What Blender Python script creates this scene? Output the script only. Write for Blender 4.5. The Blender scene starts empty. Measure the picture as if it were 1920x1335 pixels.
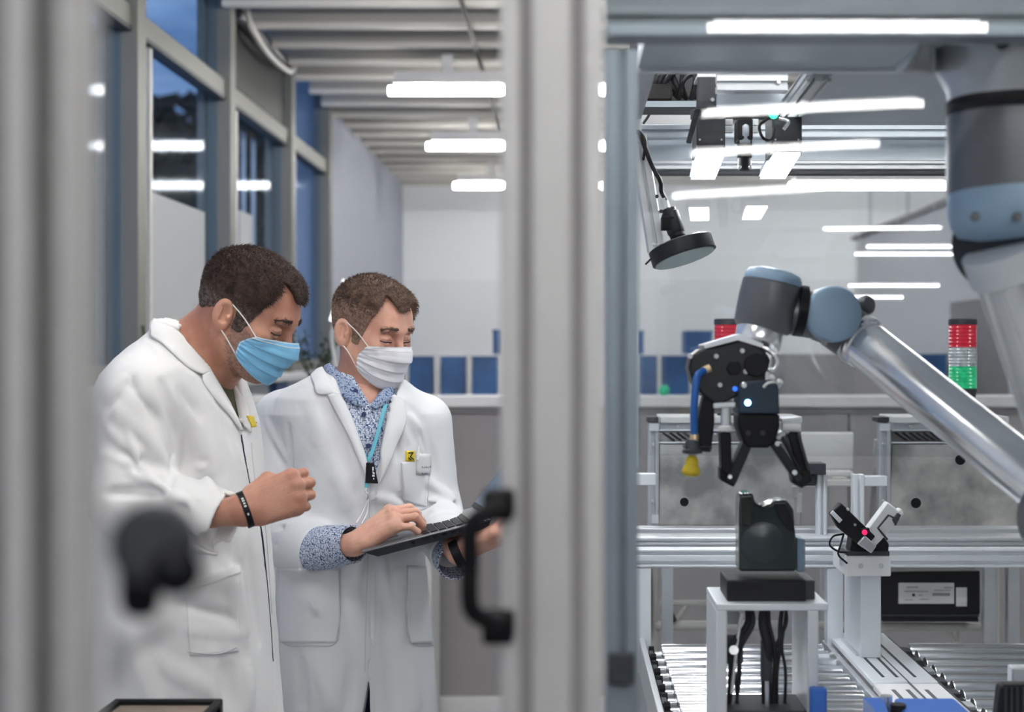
import bpy, bmesh, math, random
import numpy as np
from mathutils import Vector, Matrix
random.seed(7)
rng = np.random.default_rng(7)
C = bpy.context.scene.collection
SC = bpy.context.scene
# ---------------------------------------------------------------- camera
F_PX, VX, VY, CAM_Z = 2667.0, 1065.0, 660.0, 1.62
cam_d = bpy.data.cameras.new('camera'); cam = bpy.data.objects.new('camera', cam_d); C.objects.link(cam)
cam.location = (0, 0, CAM_Z); cam.rotation_euler = (math.pi/2, 0, 0)
cam_d.sensor_width = 36; cam_d.lens = 36*F_PX/1920
cam_d.shift_x = -(VX-960)/1920; cam_d.shift_y = (VY-667.5)/1920
cam_d.clip_start = 0.05; cam_d.clip_end = 200
cam_d.dof.use_dof = True; cam_d.dof.focus_distance = 3.0; cam_d.dof.aperture_fstop = 3.0
SC.camera = cam
SC.view_settings.view_transform = 'Standard'
try: SC.view_settings.look = 'None'
except Exception: pass
SC.view_settings.gamma = 1; SC.view_settings.use_curve_mapping = False
SC.view_settings.exposure = 1.52
# ---------------------------------------------------------------- dusk sky
w = bpy.data.worlds.new('dusk_sky'); SC.world = w; w.use_nodes = True
nt = w.node_tree; nt.nodes.clear()
wo = nt.nodes.new('ShaderNodeOutputWorld'); bg = nt.nodes.new('ShaderNodeBackground')
tc = nt.nodes.new('ShaderNodeTexCoord'); mp = nt.nodes.new('ShaderNodeMapping'); mp.inputs['Scale'].default_value = (3, 3, 9)
nz = nt.nodes.new('ShaderNodeTexNoise'); nz.inputs['Scale'].default_value = 2.2; nz.inputs['Detail'].default_value = 5
cr = nt.nodes.new('ShaderNodeValToRGB')
cr.color_ramp.elements[0].position = .38; cr.color_ramp.elements[0].color = (.045, .105, .24, 1)
cr.color_ramp.elements[1].position = .72; cr.color_ramp.elements[1].color = (.24, .36, .56, 1)
nt.links.new(tc.outputs['Generated'], mp.inputs[0]); nt.links.new(mp.outputs[0], nz.inputs[0])
nt.links.new(nz.outputs[0], cr.inputs[0]); nt.links.new(cr.outputs[0], bg.inputs[0]); nt.links.new(bg.outputs[0], wo.inputs[0])
bg.inputs[1].default_value = .45

LAMP = 17.0     # strength of the ceiling tubes

def at(px, py, Y):
    return Vector(((px-VX)*Y/F_PX, Y, CAM_Z-(py-VY)*Y/F_PX))
def V(*a): return Vector(a)
# ---------------------------------------------------------------- materials
def mat(name, col, rough=.5, metal=0., bump=0., bscale=200., emit=None, estr=0., alpha=1., trans=0., ior=1.45, spec=None, var=0., vscale=8., sheen=0., col2=None, bstretch=None, coat=0.):
    m = bpy.data.materials.new(name); m.use_nodes = True
    n = m.node_tree.nodes; l = m.node_tree.links; b = n['Principled BSDF']
    b.inputs['Base Color'].default_value = (*col, 1); b.inputs['Roughness'].default_value = rough
    b.inputs['Metallic'].default_value = metal; b.inputs['Alpha'].default_value = alpha
    b.inputs['Transmission Weight'].default_value = trans; b.inputs['IOR'].default_value = ior
    if spec is not None: b.inputs['Specular IOR Level'].default_value = spec
    if sheen: b.inputs['Sheen Weight'].default_value = sheen
    if coat: b.inputs['Coat Weight'].default_value = coat
    if emit: b.inputs['Emission Color'].default_value = (*emit, 1); b.inputs['Emission Strength'].default_value = estr
    t = n.new('ShaderNodeTexCoord')
    if var or col2:
        z = n.new('ShaderNodeTexNoise'); z.inputs['Scale'].default_value = vscale; z.inputs['Detail'].default_value = 4
        mx = n.new('ShaderNodeMix'); mx.data_type = 'RGBA'
        c2 = col2 if col2 else tuple(max(0, c*(1-var)) for c in col)
        mx.inputs[6].default_value = (*col, 1); mx.inputs[7].default_value = (*c2, 1)
        rp = n.new('ShaderNodeValToRGB'); rp.color_ramp.elements[0].position = .38; rp.color_ramp.elements[1].position = .62
        l.new(t.outputs['Object'], z.inputs[0]); l.new(z.outputs[0], rp.inputs[0]); l.new(rp.outputs[0], mx.inputs[0]); l.new(mx.outputs[2], b.inputs['Base Color'])
    if bump:
        z = n.new('ShaderNodeTexNoise'); z.inputs['Scale'].default_value = bscale; z.inputs['Detail'].default_value = 3
        bp = n.new('ShaderNodeBump'); bp.inputs['Strength'].default_value = bump; bp.inputs['Distance'].default_value = .002
        if bstretch:
            q = n.new('ShaderNodeMapping'); q.inputs['Scale'].default_value = bstretch; l.new(t.outputs['Object'], q.inputs[0]); l.new(q.outputs[0], z.inputs[0])
        else: l.new(t.outputs['Object'], z.inputs[0])
        l.new(z.outputs[0], bp.inputs['Height']); l.new(bp.outputs[0], b.inputs['Normal'])
    return m
def add_folds(m, scale=10., dist=.010, strength=.6, stretch=(1, 1, .45)):
    n = m.node_tree.nodes; l = m.node_tree.links; b = n['Principled BSDF']; old = b.inputs['Normal'].links[0].from_node
    t = n.new('ShaderNodeTexCoord'); q = n.new('ShaderNodeMapping'); q.inputs['Scale'].default_value = stretch; q.inputs['Rotation'].default_value = (.3, .5, .4)
    z = n.new('ShaderNodeTexNoise'); z.inputs['Scale'].default_value = scale; z.inputs['Detail'].default_value = 3; z.inputs['Distortion'].default_value = 1.2; z.noise_type = 'RIDGED_MULTIFRACTAL'
    bp = n.new('ShaderNodeBump'); bp.inputs['Strength'].default_value = strength; bp.inputs['Distance'].default_value = dist
    l.new(t.outputs['Object'], q.inputs[0]); l.new(q.outputs[0], z.inputs[0]); l.new(z.outputs[0], bp.inputs['Height']); l.new(old.outputs[0], bp.inputs['Normal']); l.new(bp.outputs[0], b.inputs['Normal'])
def glass_mat(name, tint=(1, 1, 1), refl=.10, rough=.0, boost=1.0):
    m = bpy.data.materials.new(name); m.use_nodes = True
    n = m.node_tree.nodes; l = m.node_tree.links; n.clear()
    o = n.new('ShaderNodeOutputMaterial'); tr = n.new('ShaderNodeBsdfTransparent'); gl = n.new('ShaderNodeBsdfGlossy'); mx = n.new('ShaderNodeMixShader')
    tr.inputs[0].default_value = (*tint, 1); gl.inputs['Roughness'].default_value = rough
    lw = n.new('ShaderNodeLayerWeight'); lw.inputs[0].default_value = .25
    ad = n.new('ShaderNodeMath'); ad.operation = 'MULTIPLY_ADD'; ad.inputs[1].default_value = boost; ad.inputs[2].default_value = refl
    l.new(lw.outputs['Fresnel'], ad.inputs[0]); l.new(ad.outputs[0], mx.inputs[0]); l.new(tr.outputs[0], mx.inputs[1]); l.new(gl.outputs[0], mx.inputs[2]); l.new(mx.outputs[0], o.inputs[0])
    return m
M = {}
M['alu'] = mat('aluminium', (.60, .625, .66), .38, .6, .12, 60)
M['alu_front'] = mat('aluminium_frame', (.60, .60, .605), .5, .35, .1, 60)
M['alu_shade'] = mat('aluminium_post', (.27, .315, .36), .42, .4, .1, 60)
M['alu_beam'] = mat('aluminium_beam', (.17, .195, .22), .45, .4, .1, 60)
M['slot_grey'] = mat('slot_cover_grey', (.34, .33, .335), .8)
M['slot_dark'] = mat('slot_cover_dark', (.055, .052, .05), .8)
M['alu_slot'] = mat('aluminium_slot', (.16, .165, .18), .6, .5)
M['alu_blue'] = mat('aluminium_cell', (.52, .58, .64), .42, .35, .1, 60)
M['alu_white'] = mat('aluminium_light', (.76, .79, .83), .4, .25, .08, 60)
M['steel'] = mat('brushed_steel', (.62, .61, .59), .38, .8, .25, 40, col2=(.27, .27, .27), vscale=9, bstretch=(3, 3, 60))
M['chrome'] = mat('polished_tube', (.93, .94, .96), .22, .75)
M['chrome_soft'] = mat('roller_steel', (.80, .82, .85), .22, .95)
M['black'] = mat('black_plastic', (.006, .006, .009), .5, spec=.3)
M['black_metal'] = mat('black_metal', (.009, .010, .014), .38, 0, spec=.5)
M['dark'] = mat('dark_grey_plastic', (.033, .037, .048), .5)
M['robot_grey'] = mat('robot_joint_grey', (.17, .175, .19), .42, .45, .1, 90)
M['robot_blue'] = mat('robot_cap_blue', (.33, .47, .62), .42, 0, .05, 60)
M['white_paint'] = mat('white_paint', (.80, .80, .81), .6, 0)
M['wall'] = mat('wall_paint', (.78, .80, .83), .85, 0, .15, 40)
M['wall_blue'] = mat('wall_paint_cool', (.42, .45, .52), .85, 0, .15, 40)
M['wall_grey'] = mat('partition_grey', (.34, .325, .335), .8, 0, .3, 300)
M['cap'] = mat('partition_cap', (.70, .70, .71), .5)
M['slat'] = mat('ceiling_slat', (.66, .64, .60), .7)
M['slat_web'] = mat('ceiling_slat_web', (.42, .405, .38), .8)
M['ceil'] = mat('ceiling_deck', (.30, .29, .28), .9)
M['floor'] = mat('floor_vinyl', (.36, .37, .39), .5, 0, .1, 20, var=.12, vscale=3)
M['frame_win'] = mat('window_frame_paint', (.19, .19, .175), .55, .1, .1, 40)
M['frame_dark'] = mat('window_frame_dark', (.05, .055, .06), .6)
M['bright_strip'] = mat('window_rail_paint', (.62, .61, .58), .5)
M['tube'] = mat('lamp_tube', (1, 1, 1), .5, emit=(1, .985, .95), estr=LAMP)
M['led'] = mat('led_panel', (1, 1, 1), .5, emit=(.93, .96, 1), estr=14)
M['blue_bin'] = mat('blue_plastic', (.03, .13, .36), .5, var=.35, vscale=6)
M['blue_part'] = mat('bright_blue_plastic', (.03, .16, .62), .45)
M['leaf'] = mat('leaf_green', (.05, .085, .05), .5, var=.5, vscale=20)
M['tree'] = mat('tree_foliage', (.012, .022, .02), .9)
M['win_glass'] = glass_mat('window_glass', (.85, .92, 1.0), .012, .06, .05)
M['cell_glass'] = glass_mat('cell_pane', (.955, .975, .985), .022, 0, .6)
M['plexi'] = glass_mat('clear_screen', (.985, .988, .99), .015, 0, .3)
M['white_plastic'] = mat('white_plastic', (.78, .78, .78), .4)
M['pipe'] = mat('cream_pipe', (.60, .585, .56), .4)
M['screw'] = mat('zinc_screw', (.75, .76, .78), .3, .9)
M['blue_hose'] = mat('blue_hose', (.02, .12, .42), .35)
M['yellow'] = mat('yellow_rubber', (.62, .46, .02), .45)
M['brass'] = mat('brass', (.75, .55, .35), .35, .8)
M['green_led'] = mat('green_led', (.02, .5, .2), .4, emit=(.05, .9, .4), estr=.8)
M['blue_led'] = mat('blue_led', (.1, .4, 1), .4, emit=(.25, .6, 1), estr=3)
# ---------------------------------------------------------------- objects
def setp(o, label=None, cat=None, group=None, kind=None):
    if label: o['label'] = label
    if cat: o['category'] = cat
    if group: o['group'] = group
    if kind: o['kind'] = kind
    return o
def thing(name, loc, label, cat, group=None, rotz=0.):
    o = bpy.data.objects.new(name, None); C.objects.link(o); o.location = loc; o.rotation_euler = (0, 0, rotz)
    o.empty_display_size = .05
    return setp(o, label, cat, group)
def fin(me, m, smooth=None):
    ms = m if isinstance(m, (list, tuple)) else [m]
    for x in ms: me.materials.append(x)
    if smooth is not None:
        for p in me.polygons: p.use_smooth = True
        if smooth < 179: me.set_sharp_from_angle(angle=math.radians(smooth))
def link(name, me, parent=None):
    o = bpy.data.objects.new(name, me); C.objects.link(o)
    if parent:
        o.parent = parent
        o.matrix_parent_inverse = world_of(parent).inverted()
    return o
def world_of(o):
    mb = o.matrix_basis.copy()
    if o.parent: return world_of(o.parent) @ o.matrix_parent_inverse @ mb
    return mb
def copy_tree(o, parent=None):
    c = o.copy(); C.objects.link(c)
    if parent:
        inv = o.matrix_parent_inverse.copy(); c.parent = parent; c.matrix_parent_inverse = inv
    for ch in list(o.children): copy_tree(ch, c)
    return c
def frame_of(d, up=Vector((0, 0, 1))):
    d = d.normalized()
    if abs(d.dot(up)) > .98: up = Vector((0, 1, 0))
    x = up.cross(d).normalized(); y = d.cross(x)
    return x, y, d
class MB:
    """collects shapes in world coordinates and links them as one mesh"""
    def __init__(s): s.v = []; s.f = []; s.mi = []; s.cur = 0
    def add(s, vs, fs):
        n = len(s.v); s.v += [tuple(v) for v in vs]
        for f in fs: s.f.append([n+i for i in f]); s.mi.append(s.cur)
        return s
    def box(s, a, b, R=None, o=None):
        a = Vector(a); b = Vector(b)
        vs = [Vector((x, y, z)) for x in (a.x, b.x) for y in (a.y, b.y) for z in (a.z, b.z)]
        if R is not None: vs = [R @ v for v in vs]
        if o is not None: vs = [v+Vector(o) for v in vs]
        return s.add(vs, [(0, 1, 3, 2), (4, 6, 7, 5), (0, 4, 5, 1), (2, 3, 7, 6), (0, 2, 6, 4), (1, 5, 7, 3)])
    def cbox(s, c, d, R=None):
        d = Vector(d)/2
        return s.box(-d, d, R, c)
    def hexa(s, q0, q1):
        """two quads joined"""
        return s.add(list(q0)+list(q1), [(3, 2, 1, 0), (4, 5, 6, 7), (0, 1, 5, 4), (1, 2, 6, 5), (2, 3, 7, 6), (3, 0, 4, 7)])
    def cyl(s, a, b, r0, r1=None, n=24, cap=True):
        a = Vector(a); b = Vector(b); r1 = r0 if r1 is None else r1
        return s.lathe(a, b-a, [(r0, 0), (r1, (b-a).length)], n, cap)
    def lathe(s, a, axis, prof, n=32, cap=True):
        a = Vector(a); x, y, d = frame_of(Vector(axis)); vs = []; fs = []
        for r, t in prof:
            for i in range(n):
                q = 2*math.pi*i/n; vs.append(a+d*t+x*(r*math.cos(q))+y*(r*math.sin(q)))
        for k in range(len(prof)-1):
            for i in range(n):
                j = (i+1) % n; fs.append((k*n+i, k*n+j, (k+1)*n+j, (k+1)*n+i))
        if cap:
            fs.append(tuple(range(n-1, -1, -1))); fs.append(tuple(range((len(prof)-1)*n, len(prof)*n)))
        return s.add(vs, fs)
    def tube(s, pts, r, n=10, sub=6, rr=None):
        pts = [Vector(p) for p in pts]
        P = []
        if sub > 1 and len(pts) > 2:
            Q = [pts[0]*2-pts[1]]+pts+[pts[-1]*2-pts[-2]]
            for i in range(1, len(Q)-2):
                for k in range(sub):
                    t = k/sub; a, b, c, d = Q[i-1:i+3]
                    P.append(.5*((2*b)+(c-a)*t+(2*a-5*b+4*c-d)*t*t+(3*b-a-3*c+d)*t**3))
            P.append(pts[-1])
        else: P = pts
        vs = []; fs = []; x = None
        for i, p in enumerate(P):
            d = (P[min(i+1, len(P)-1)]-P[max(i-1, 0)]).normalized()
            if x is None: x, y, _ = frame_of(d)
            else: x = (x-d*x.dot(d)).normalized(); y = d.cross(x)
            rad = r if rr is None else rr[0]+(rr[1]-rr[0])*i/(len(P)-1)
            for k in range(n):
                q = 2*math.pi*k/n; vs.append(p+x*(rad*math.cos(q))+y*(rad*math.sin(q)))
        for i in range(len(P)-1):
            for k in range(n):
                j = (k+1) % n; fs.append((i*n+k, i*n+j, (i+1)*n+j, (i+1)*n+k))
        fs.append(tuple(range(n-1, -1, -1))); fs.append(tuple(range((len(P)-1)*n, len(P)*n)))
        return s.add(vs, fs)
    def prism(s, poly, h, X, Y_, o):
        """poly of 2D points in plane (X,Y_) at o, pushed h along X x Y_"""
        X = Vector(X).normalized(); Y_ = Vector(Y_).normalized(); Z = X.cross(Y_); o = Vector(o); n = len(poly)
        a = [o+X*p[0]+Y_*p[1] for p in poly]; b = [v+Z*h for v in a]
        return s.add(a+b, [tuple(range(n-1, -1, -1)), tuple(range(n, 2*n))]+[(i, (i+1) % n, n+(i+1) % n, n+i) for i in range(n)])
    def profile(s, a, b, w, h, up=(0, 0, 1), pitch=.04, slot=.010, deep=.010):
        """slotted aluminium extrusion from a to b, w across, h along up"""
        a = Vector(a); b = Vector(b); x, y, d = frame_of(b-a, Vector(up))
        def side(L):
            n = max(1, round(L/pitch)); p = L/n; out = []
            for i in range(n):
                c = -L/2+p*(i+.5); out += [(c-slot/2, 0), (c-slot/2, -deep), (c+slot/2, -deep), (c+slot/2, 0)]
            return out
        poly = []
        W, H = w/2, h/2; ch = .0022
        poly += [(-W+ch, -H)]+[(t, -H-u) for t, u in side(w)]+[(W-ch, -H)]
        poly += [(W, -H+ch)]+[(W+u, t) for t, u in side(h)]+[(W, H-ch)]
        poly += [(W-ch, H)]+[(-t, H+u) for t, u in side(w)]+[(-W+ch, H)]
        poly += [(-W, H-ch)]+[(-W-u, -t) for t, u in side(h)]+[(-W, -H+ch)]
        return s.prism(poly, (b-a).length, x, y, a)
    def build(s, name, m, parent=None, smooth=None, bevel=0., seg=2, sub=0):
        me = bpy.data.meshes.new(name); me.from_pydata(s.v, [], s.f); me.update()
        bm = bmesh.new(); bm.from_mesh(me)
        bm.faces.ensure_lookup_table()
        for f, i in zip(bm.faces, s.mi): f.material_index = i
        bmesh.ops.recalc_face_normals(bm, faces=bm.faces[:]); bm.to_mesh(me); bm.free()
        fin(me, m, smooth)
        o = link(name, me, parent)
        if bevel:
            q = o.modifiers.new('bevel', 'BEVEL'); q.width = bevel; q.segments = seg; q.limit_method = 'ANGLE'; q.angle_limit = math.radians(40); q.harden_normals = False
            if smooth is None:
                for p in me.polygons: p.use_smooth = True
                me.set_sharp_from_angle(angle=math.radians(35))
        if sub:
            q = o.modifiers.new('sub', 'SUBSURF'); q.levels = sub; q.render_levels = sub
        return o
def text_part(name, body, size, loc, R, m, parent, ext=.0004, align='LEFT'):
    cu = bpy.data.curves.new(name, 'FONT'); cu.body = body; cu.size = size; cu.extrude = ext; cu.align_x = align; cu.align_y = 'CENTER'
    ob = bpy.data.objects.new(name+'_t', cu); C.objects.link(ob)
    dg = bpy.context.evaluated_depsgraph_get(); me = bpy.data.meshes.new_from_object(ob.evaluated_get(dg))
    bpy.data.objects.remove(ob)
    me.transform(Matrix.Translation(loc) @ R.to_4x4()); me.materials.clear(); me.materials.append(m)
    me.name = name
    return link(name, me, parent)
def struct(o): o['kind'] = 'structure'; return o
# ---------------------------------------------------------------- implicit shapes
f32 = np.float32
def smin(a, b, k):
    h = np.maximum(k-np.abs(a-b), 0)/k
    return np.minimum(a, b)-h*h*k*.25
def smax(a, b, k): return -smin(-a, -b, k)
def ell(P, c, r, R=None):
    q = P-np.asarray(c, f32)
    if R is not None: q = q @ np.asarray(R, f32)
    r = np.asarray(r, f32)
    k0 = np.linalg.norm(q/r, axis=-1); k1 = np.linalg.norm(q/(r*r), axis=-1)
    return k0*(k0-1)/np.maximum(k1, 1e-6)
def cone(P, a, b, r0, r1):
    a = np.asarray(a, f32); b = np.asarray(b, f32); ba = b-a
    pa = P-a; t = np.clip(pa @ ba/float(ba @ ba), 0, 1)
    return np.linalg.norm(pa-t[..., None]*ba, axis=-1)-(r0+(r1-r0)*t)
def segd(P, a, b):
    a = np.asarray(a, f32); b = np.asarray(b, f32); ba = b-a
    pa = P-a; t = np.clip(pa @ ba/float(ba @ ba), 0, 1)
    return np.linalg.norm(pa-t[..., None]*ba, axis=-1), t
def rbox(P, c, h, r, R=None):
    q = P-np.asarray(c, f32)
    if R is not None: q = q @ np.asarray(R, f32)
    q = np.abs(q)-(np.asarray(h, f32)-r)
    return np.linalg.norm(np.maximum(q, 0), axis=-1)+np.minimum(q.max(-1), 0)-r
def vnoise(P, s, seed=0):
    """cheap smooth noise from sines, about -1..1"""
    r = np.random.default_rng(seed); o = 0
    for i in range(5):
        k = r.normal(size=3)*s*(1+.5*i); ph = r.uniform(0, 6.28)
        o = o+np.sin(P @ np.asarray(k, f32)+ph)/(1+.4*i)
    return o/2.6
def surf(fn, lo, hi, h):
    lo = np.asarray(lo, float); hi = np.asarray(hi, float)
    n = np.ceil((hi-lo)/h).astype(int)+1
    ax = [lo[i]+h*np.arange(n[i]) for i in range(3)]
    F = np.empty(n, f32)
    step = max(1, int(400000/(n[1]*n[2])))
    for i in range(0, n[0], step):
        g = np.stack(np.meshgrid(ax[0][i:i+step], ax[1], ax[2], indexing='ij'), -1).astype(f32)
        F[i:i+step] = fn(g)
    S = F < 0
    a = np.zeros(tuple(n-1), np.uint8)
    offs = [(i, j, k) for i in (0, 1) for j in (0, 1) for k in (0, 1)]
    for (i, j, k) in offs: a += S[i:n[0]-1+i, j:n[1]-1+j, k:n[2]-1+k]
    act = np.argwhere((a > 0) & (a < 8)); idx = -np.ones(tuple(n-1), np.int64)
    idx[act[:, 0], act[:, 1], act[:, 2]] = np.arange(len(act))
    acc = np.zeros((len(act), 3)); cnt = np.zeros(len(act))
    for o0 in offs:
        for d in range(3):
            if o0[d]: continue
            o1 = list(o0); o1[d] = 1
            p0 = act+np.array(o0); p1 = act+np.array(o1)
            f0 = F[p0[:, 0], p0[:, 1], p0[:, 2]]; f1 = F[p1[:, 0], p1[:, 1], p1[:, 2]]
            m = (f0 < 0) != (f1 < 0); t = np.where(m, f0/np.where(m, f0-f1, 1), 0)
            q = np.array(o0, float)[None].repeat(len(act), 0); q[:, d] += t
            acc += q*m[:, None]; cnt += m
    v = lo+h*(act+acc/cnt[:, None]); faces = []
    for d in range(3):
        e1, e2 = (d+1) % 3, (d+2) % 3
        sl0 = [slice(0, n[i]) for i in range(3)]; sl1 = list(sl0)
        sl0[d] = slice(0, n[d]-1); sl1[d] = slice(1, n[d])
        ch = S[tuple(sl0)] != S[tuple(sl1)]
        E = np.argwhere(ch); E = E[(E[:, e1] > 0) & (E[:, e2] > 0) & (E[:, e1] < n[e1]-1) & (E[:, e2] < n[e2]-1)]
        fl = S[E[:, 0], E[:, 1], E[:, 2]]
        q = []
        for (s1, s2) in ((0, 0), (1, 0), (1, 1), (0, 1)):
            c = E.copy(); c[:, e1] -= s1; c[:, e2] -= s2; q.append(idx[c[:, 0], c[:, 1], c[:, 2]])
        q = np.stack(q, 1); q[~fl] = q[~fl][:, ::-1]
        faces.append(q[:, ::-1])
    return v, np.concatenate(faces)
def np_mesh(name, parts, m, parent=None, xf=None, smooth=True):
    """parts: list of (verts, faces[, material index]); one mesh"""
    vs = []; fs = []; mi = []; n = 0
    for p in parts:
        v, f = p[0], p[1]; vs.append(np.asarray(v, float)); fs += (np.asarray(f)+n).tolist(); n += len(v)
        k = p[2] if len(p) > 2 else 0; mi += [k]*len(f) if np.isscalar(k) else list(k)
    V_ = np.concatenate(vs)
    me = bpy.data.meshes.new(name); me.from_pydata(V_.tolist(), [], fs)
    me.polygons.foreach_set('material_index', mi)
    me.polygons.foreach_set('use_smooth', [smooth]*len(fs)); me.update()
    for x in (m if isinstance(m, (list, tuple)) else [m]): me.materials.append(x)
    if xf is not None: me.transform(xf)
    return link(name, me, parent)
# ================================================================ THE ROOM
XL, YB, XR, YF = -1.66, 14.3, 8.0, -13.0
SLZ, DECK = 3.28, 3.75
struct(MB().box((XL-.3, YF-.2, -.1), (XR+.2, YB+.2, 0)).build('floor', M['floor']))
struct(MB().box((XL-.3, YF-.2, DECK), (XR+.2, YB+.2, DECK+.1)).build('ceiling', M['ceil']))
struct(MB().box((XL-.3, YB, 0), (XR+.2, YB+.2, DECK)).build('wall_back', M['wall']))
struct(MB().box((XR, YF, 0), (XR+.2, YB, DECK)).build('wall_right', M['wall']))
struct(MB().box((XL-.3, YF-.2, 0), (XR+.2, YF, DECK)).build('wall_front', M['dark']))
wl = MB()
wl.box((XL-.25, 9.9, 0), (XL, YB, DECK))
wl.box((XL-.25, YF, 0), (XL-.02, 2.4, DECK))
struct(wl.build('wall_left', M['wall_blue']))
struct(MB().box((XL-.25, 2.4, 0), (XL-.02, 9.9, 1.46)).build('wall_left_low', M['wall']))
struct(MB().box((XL-.22, 2.4, 1.46), (XL+.12, 9.9, 1.50)).build('trim_1', M['cap'], bevel=.006))
# windows: one structure object per bay between the posts
posts = [2.49, 3.98, 5.48, 6.97, 8.51, 9.86]
for i in range(5):
    y0, y1 = posts[i], posts[i+1]
    wn = MB().box((XL-.1, y0-.055, 1.5), (XL+.02, y0+.055, DECK)).box((XL-.14, y0-.075, 1.5), (XL-.1, y0+.075, DECK))
    if i == 4: wn.box((XL-.1, y1-.055, 1.5), (XL+.02, y1+.055, DECK))
    for z in (2.86, 3.66): wn.box((XL-.09, y0+.05, z), (XL-.005, y1-.05, z+.085))
    wn.box((XL-.09, y0+.05, 1.5), (XL-.02, y1-.05, 1.57))
    o = struct(wn.build('window_%d' % (i+1), M['frame_win'], bevel=.004))
    MB().box((XL-.05, y0+.06, 1.56), (XL-.044, y1-.06, 3.68)).build('pane', M['win_glass'], o)
    MB().box((XL-.06, y0+.24, 1.5), (XL-.02, y0+.27, 2.86)).build('rail', M['bright_strip'], o)
    MB().box((XL-.07, y0+.05, 2.845), (XL-.003, y1-.05, 2.862)).build('gasket', M['frame_dark'], o)
# dark roller shade in the third visible bay, with a slack cable on top
rs = thing('roller_blind', (XL+.02, 7.7, 2.98), 'dark grey roller shade hanging in the upper window bay below the ceiling slats', 'blind')
MB().box((XL-.035, 7.06, 2.96), (XL-.02, 8.42, 3.3)).build('blind_fabric', M['black'], rs)
MB().cyl((XL+.015, 7.04, 3.3), (XL+.015, 8.44, 3.3), .035).build('blind_roller', M['dark'], rs, smooth=40)
setp(MB().tube([(XL+.03, 7.1, 3.7), (XL+.04, 7.15, 3.35), (XL+.06, 7.35, 3.23), (XL+.07, 7.7, 3.2), (XL+.07, 8.1, 3.22), (XL+.04, 8.4, 3.3)], .018).build('ceiling_cable', M['pipe'], smooth=60), 'pale slack cable drooping across the window top beside the roller shade', 'cable')
# vertical blind slats seen standing behind the far panes
for k, y in enumerate((7.45, 7.75, 7.95, 8.2)):
    setp(MB().box((XL-.16, y-.04, 1.5), (XL-.15, y+.045, 2.85)).build('blind_slat', M['wall_blue']), 'grey vertical blind slat standing behind the far window pane', 'blind slat', 'vertical blind slats outside the far window')
for i, (y0, y1, zt_) in enumerate(((5.78, 6.62, 2.27), (7.32, 7.62, 2.35))):  # pale panels added for the back wall's reflection in the glass
    setp(MB().box((XL-.038, y0, 1.575), (XL-.030, y1, zt_)).build('reflection_panel', mat('wall_reflection', (.48, .50, .52), .9)), 'pale panel standing for the wall reflection in the lower window behind the left man', 'screen', 'pale panels for the wall reflection in the lower windows')
# trees and a block outside
def tree(x, y, h, r, lab, seed):
    t = thing('tree', (x, y, -2), lab, 'tree', 'trees outside the windows')
    rg = np.random.default_rng(seed)
    MB().tube([(x, y, -2), (x+.1, y, h*.4), (x-.1, y, h*.75)], .2, rr=(.28, .08)).build('trunk', M['frame_dark'], t, smooth=60)
    vs = []; n = 2600
    d = rg.normal(size=(n, 3)); d /= np.linalg.norm(d, axis=1)[:, None]
    cl = rg.normal(size=(14, 3))*[r*.5, r*.5, h*.2]; cc = cl[rg.integers(0, 14, n)]
    P = cc+d*(rg.uniform(.2, 1, n)**.4*r*.5)[:, None]+[x, y, h*.62]
    a = rg.normal(size=(n, 3))*.17; b = rg.normal(size=(n, 3))*.17
    v = np.stack([P-a, P+b, P+a, P-b], 1).reshape(-1, 3); f = np.arange(4*n).reshape(-1, 4)
    np_mesh('foliage', [(v, f)], M['tree'], t, smooth=False)
tree(-8.3, 29, 7.6, 2.5, 'dark tree outside, seen through the window beside the widest post', 1)
tree(-6.6, 24, 4.4, 1.9, 'low dark tree outside behind the second window', 2)
tree(-10.5, 40, 7.0, 3.2, 'distant dark tree outside behind the far window', 3)
blk = thing('outside_building', (-12, 50, -2), 'dark low building far outside behind the windows', 'building')
MB().box((-30, 52, -2), (-4, 58, 6.2)).build('wall', M['frame_dark'], blk)
MB().box((-30.3, 51.7, 6.2), (-3.7, 58.3, 6.6)).build('roof', M['dark'], blk)
# ceiling slats across the room
y = -12.5; k = 0; first = None
while y < YB-.1:
    if first is None:
        first = thing('ceiling_slat', (XL, y, SLZ), 'white slat running across the ceiling, one of the parallel row', 'ceiling slat', 'parallel white ceiling slats')
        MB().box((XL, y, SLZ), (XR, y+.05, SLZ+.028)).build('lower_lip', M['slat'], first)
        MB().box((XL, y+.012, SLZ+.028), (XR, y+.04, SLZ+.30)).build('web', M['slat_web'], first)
        o = first
    else:
        o = copy_tree(first); o.location = (XL, y, SLZ)
    y += .46; k += 1
setp(MB().cyl((-.5, 5.5, SLZ-.012), (-.5, 14.2, SLZ-.012), .013, n=10).build('ceiling_conduit', M['slot_dark'], smooth=60), 'thin grey conduit pipe running along under the ceiling slats', 'conduit')
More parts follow.
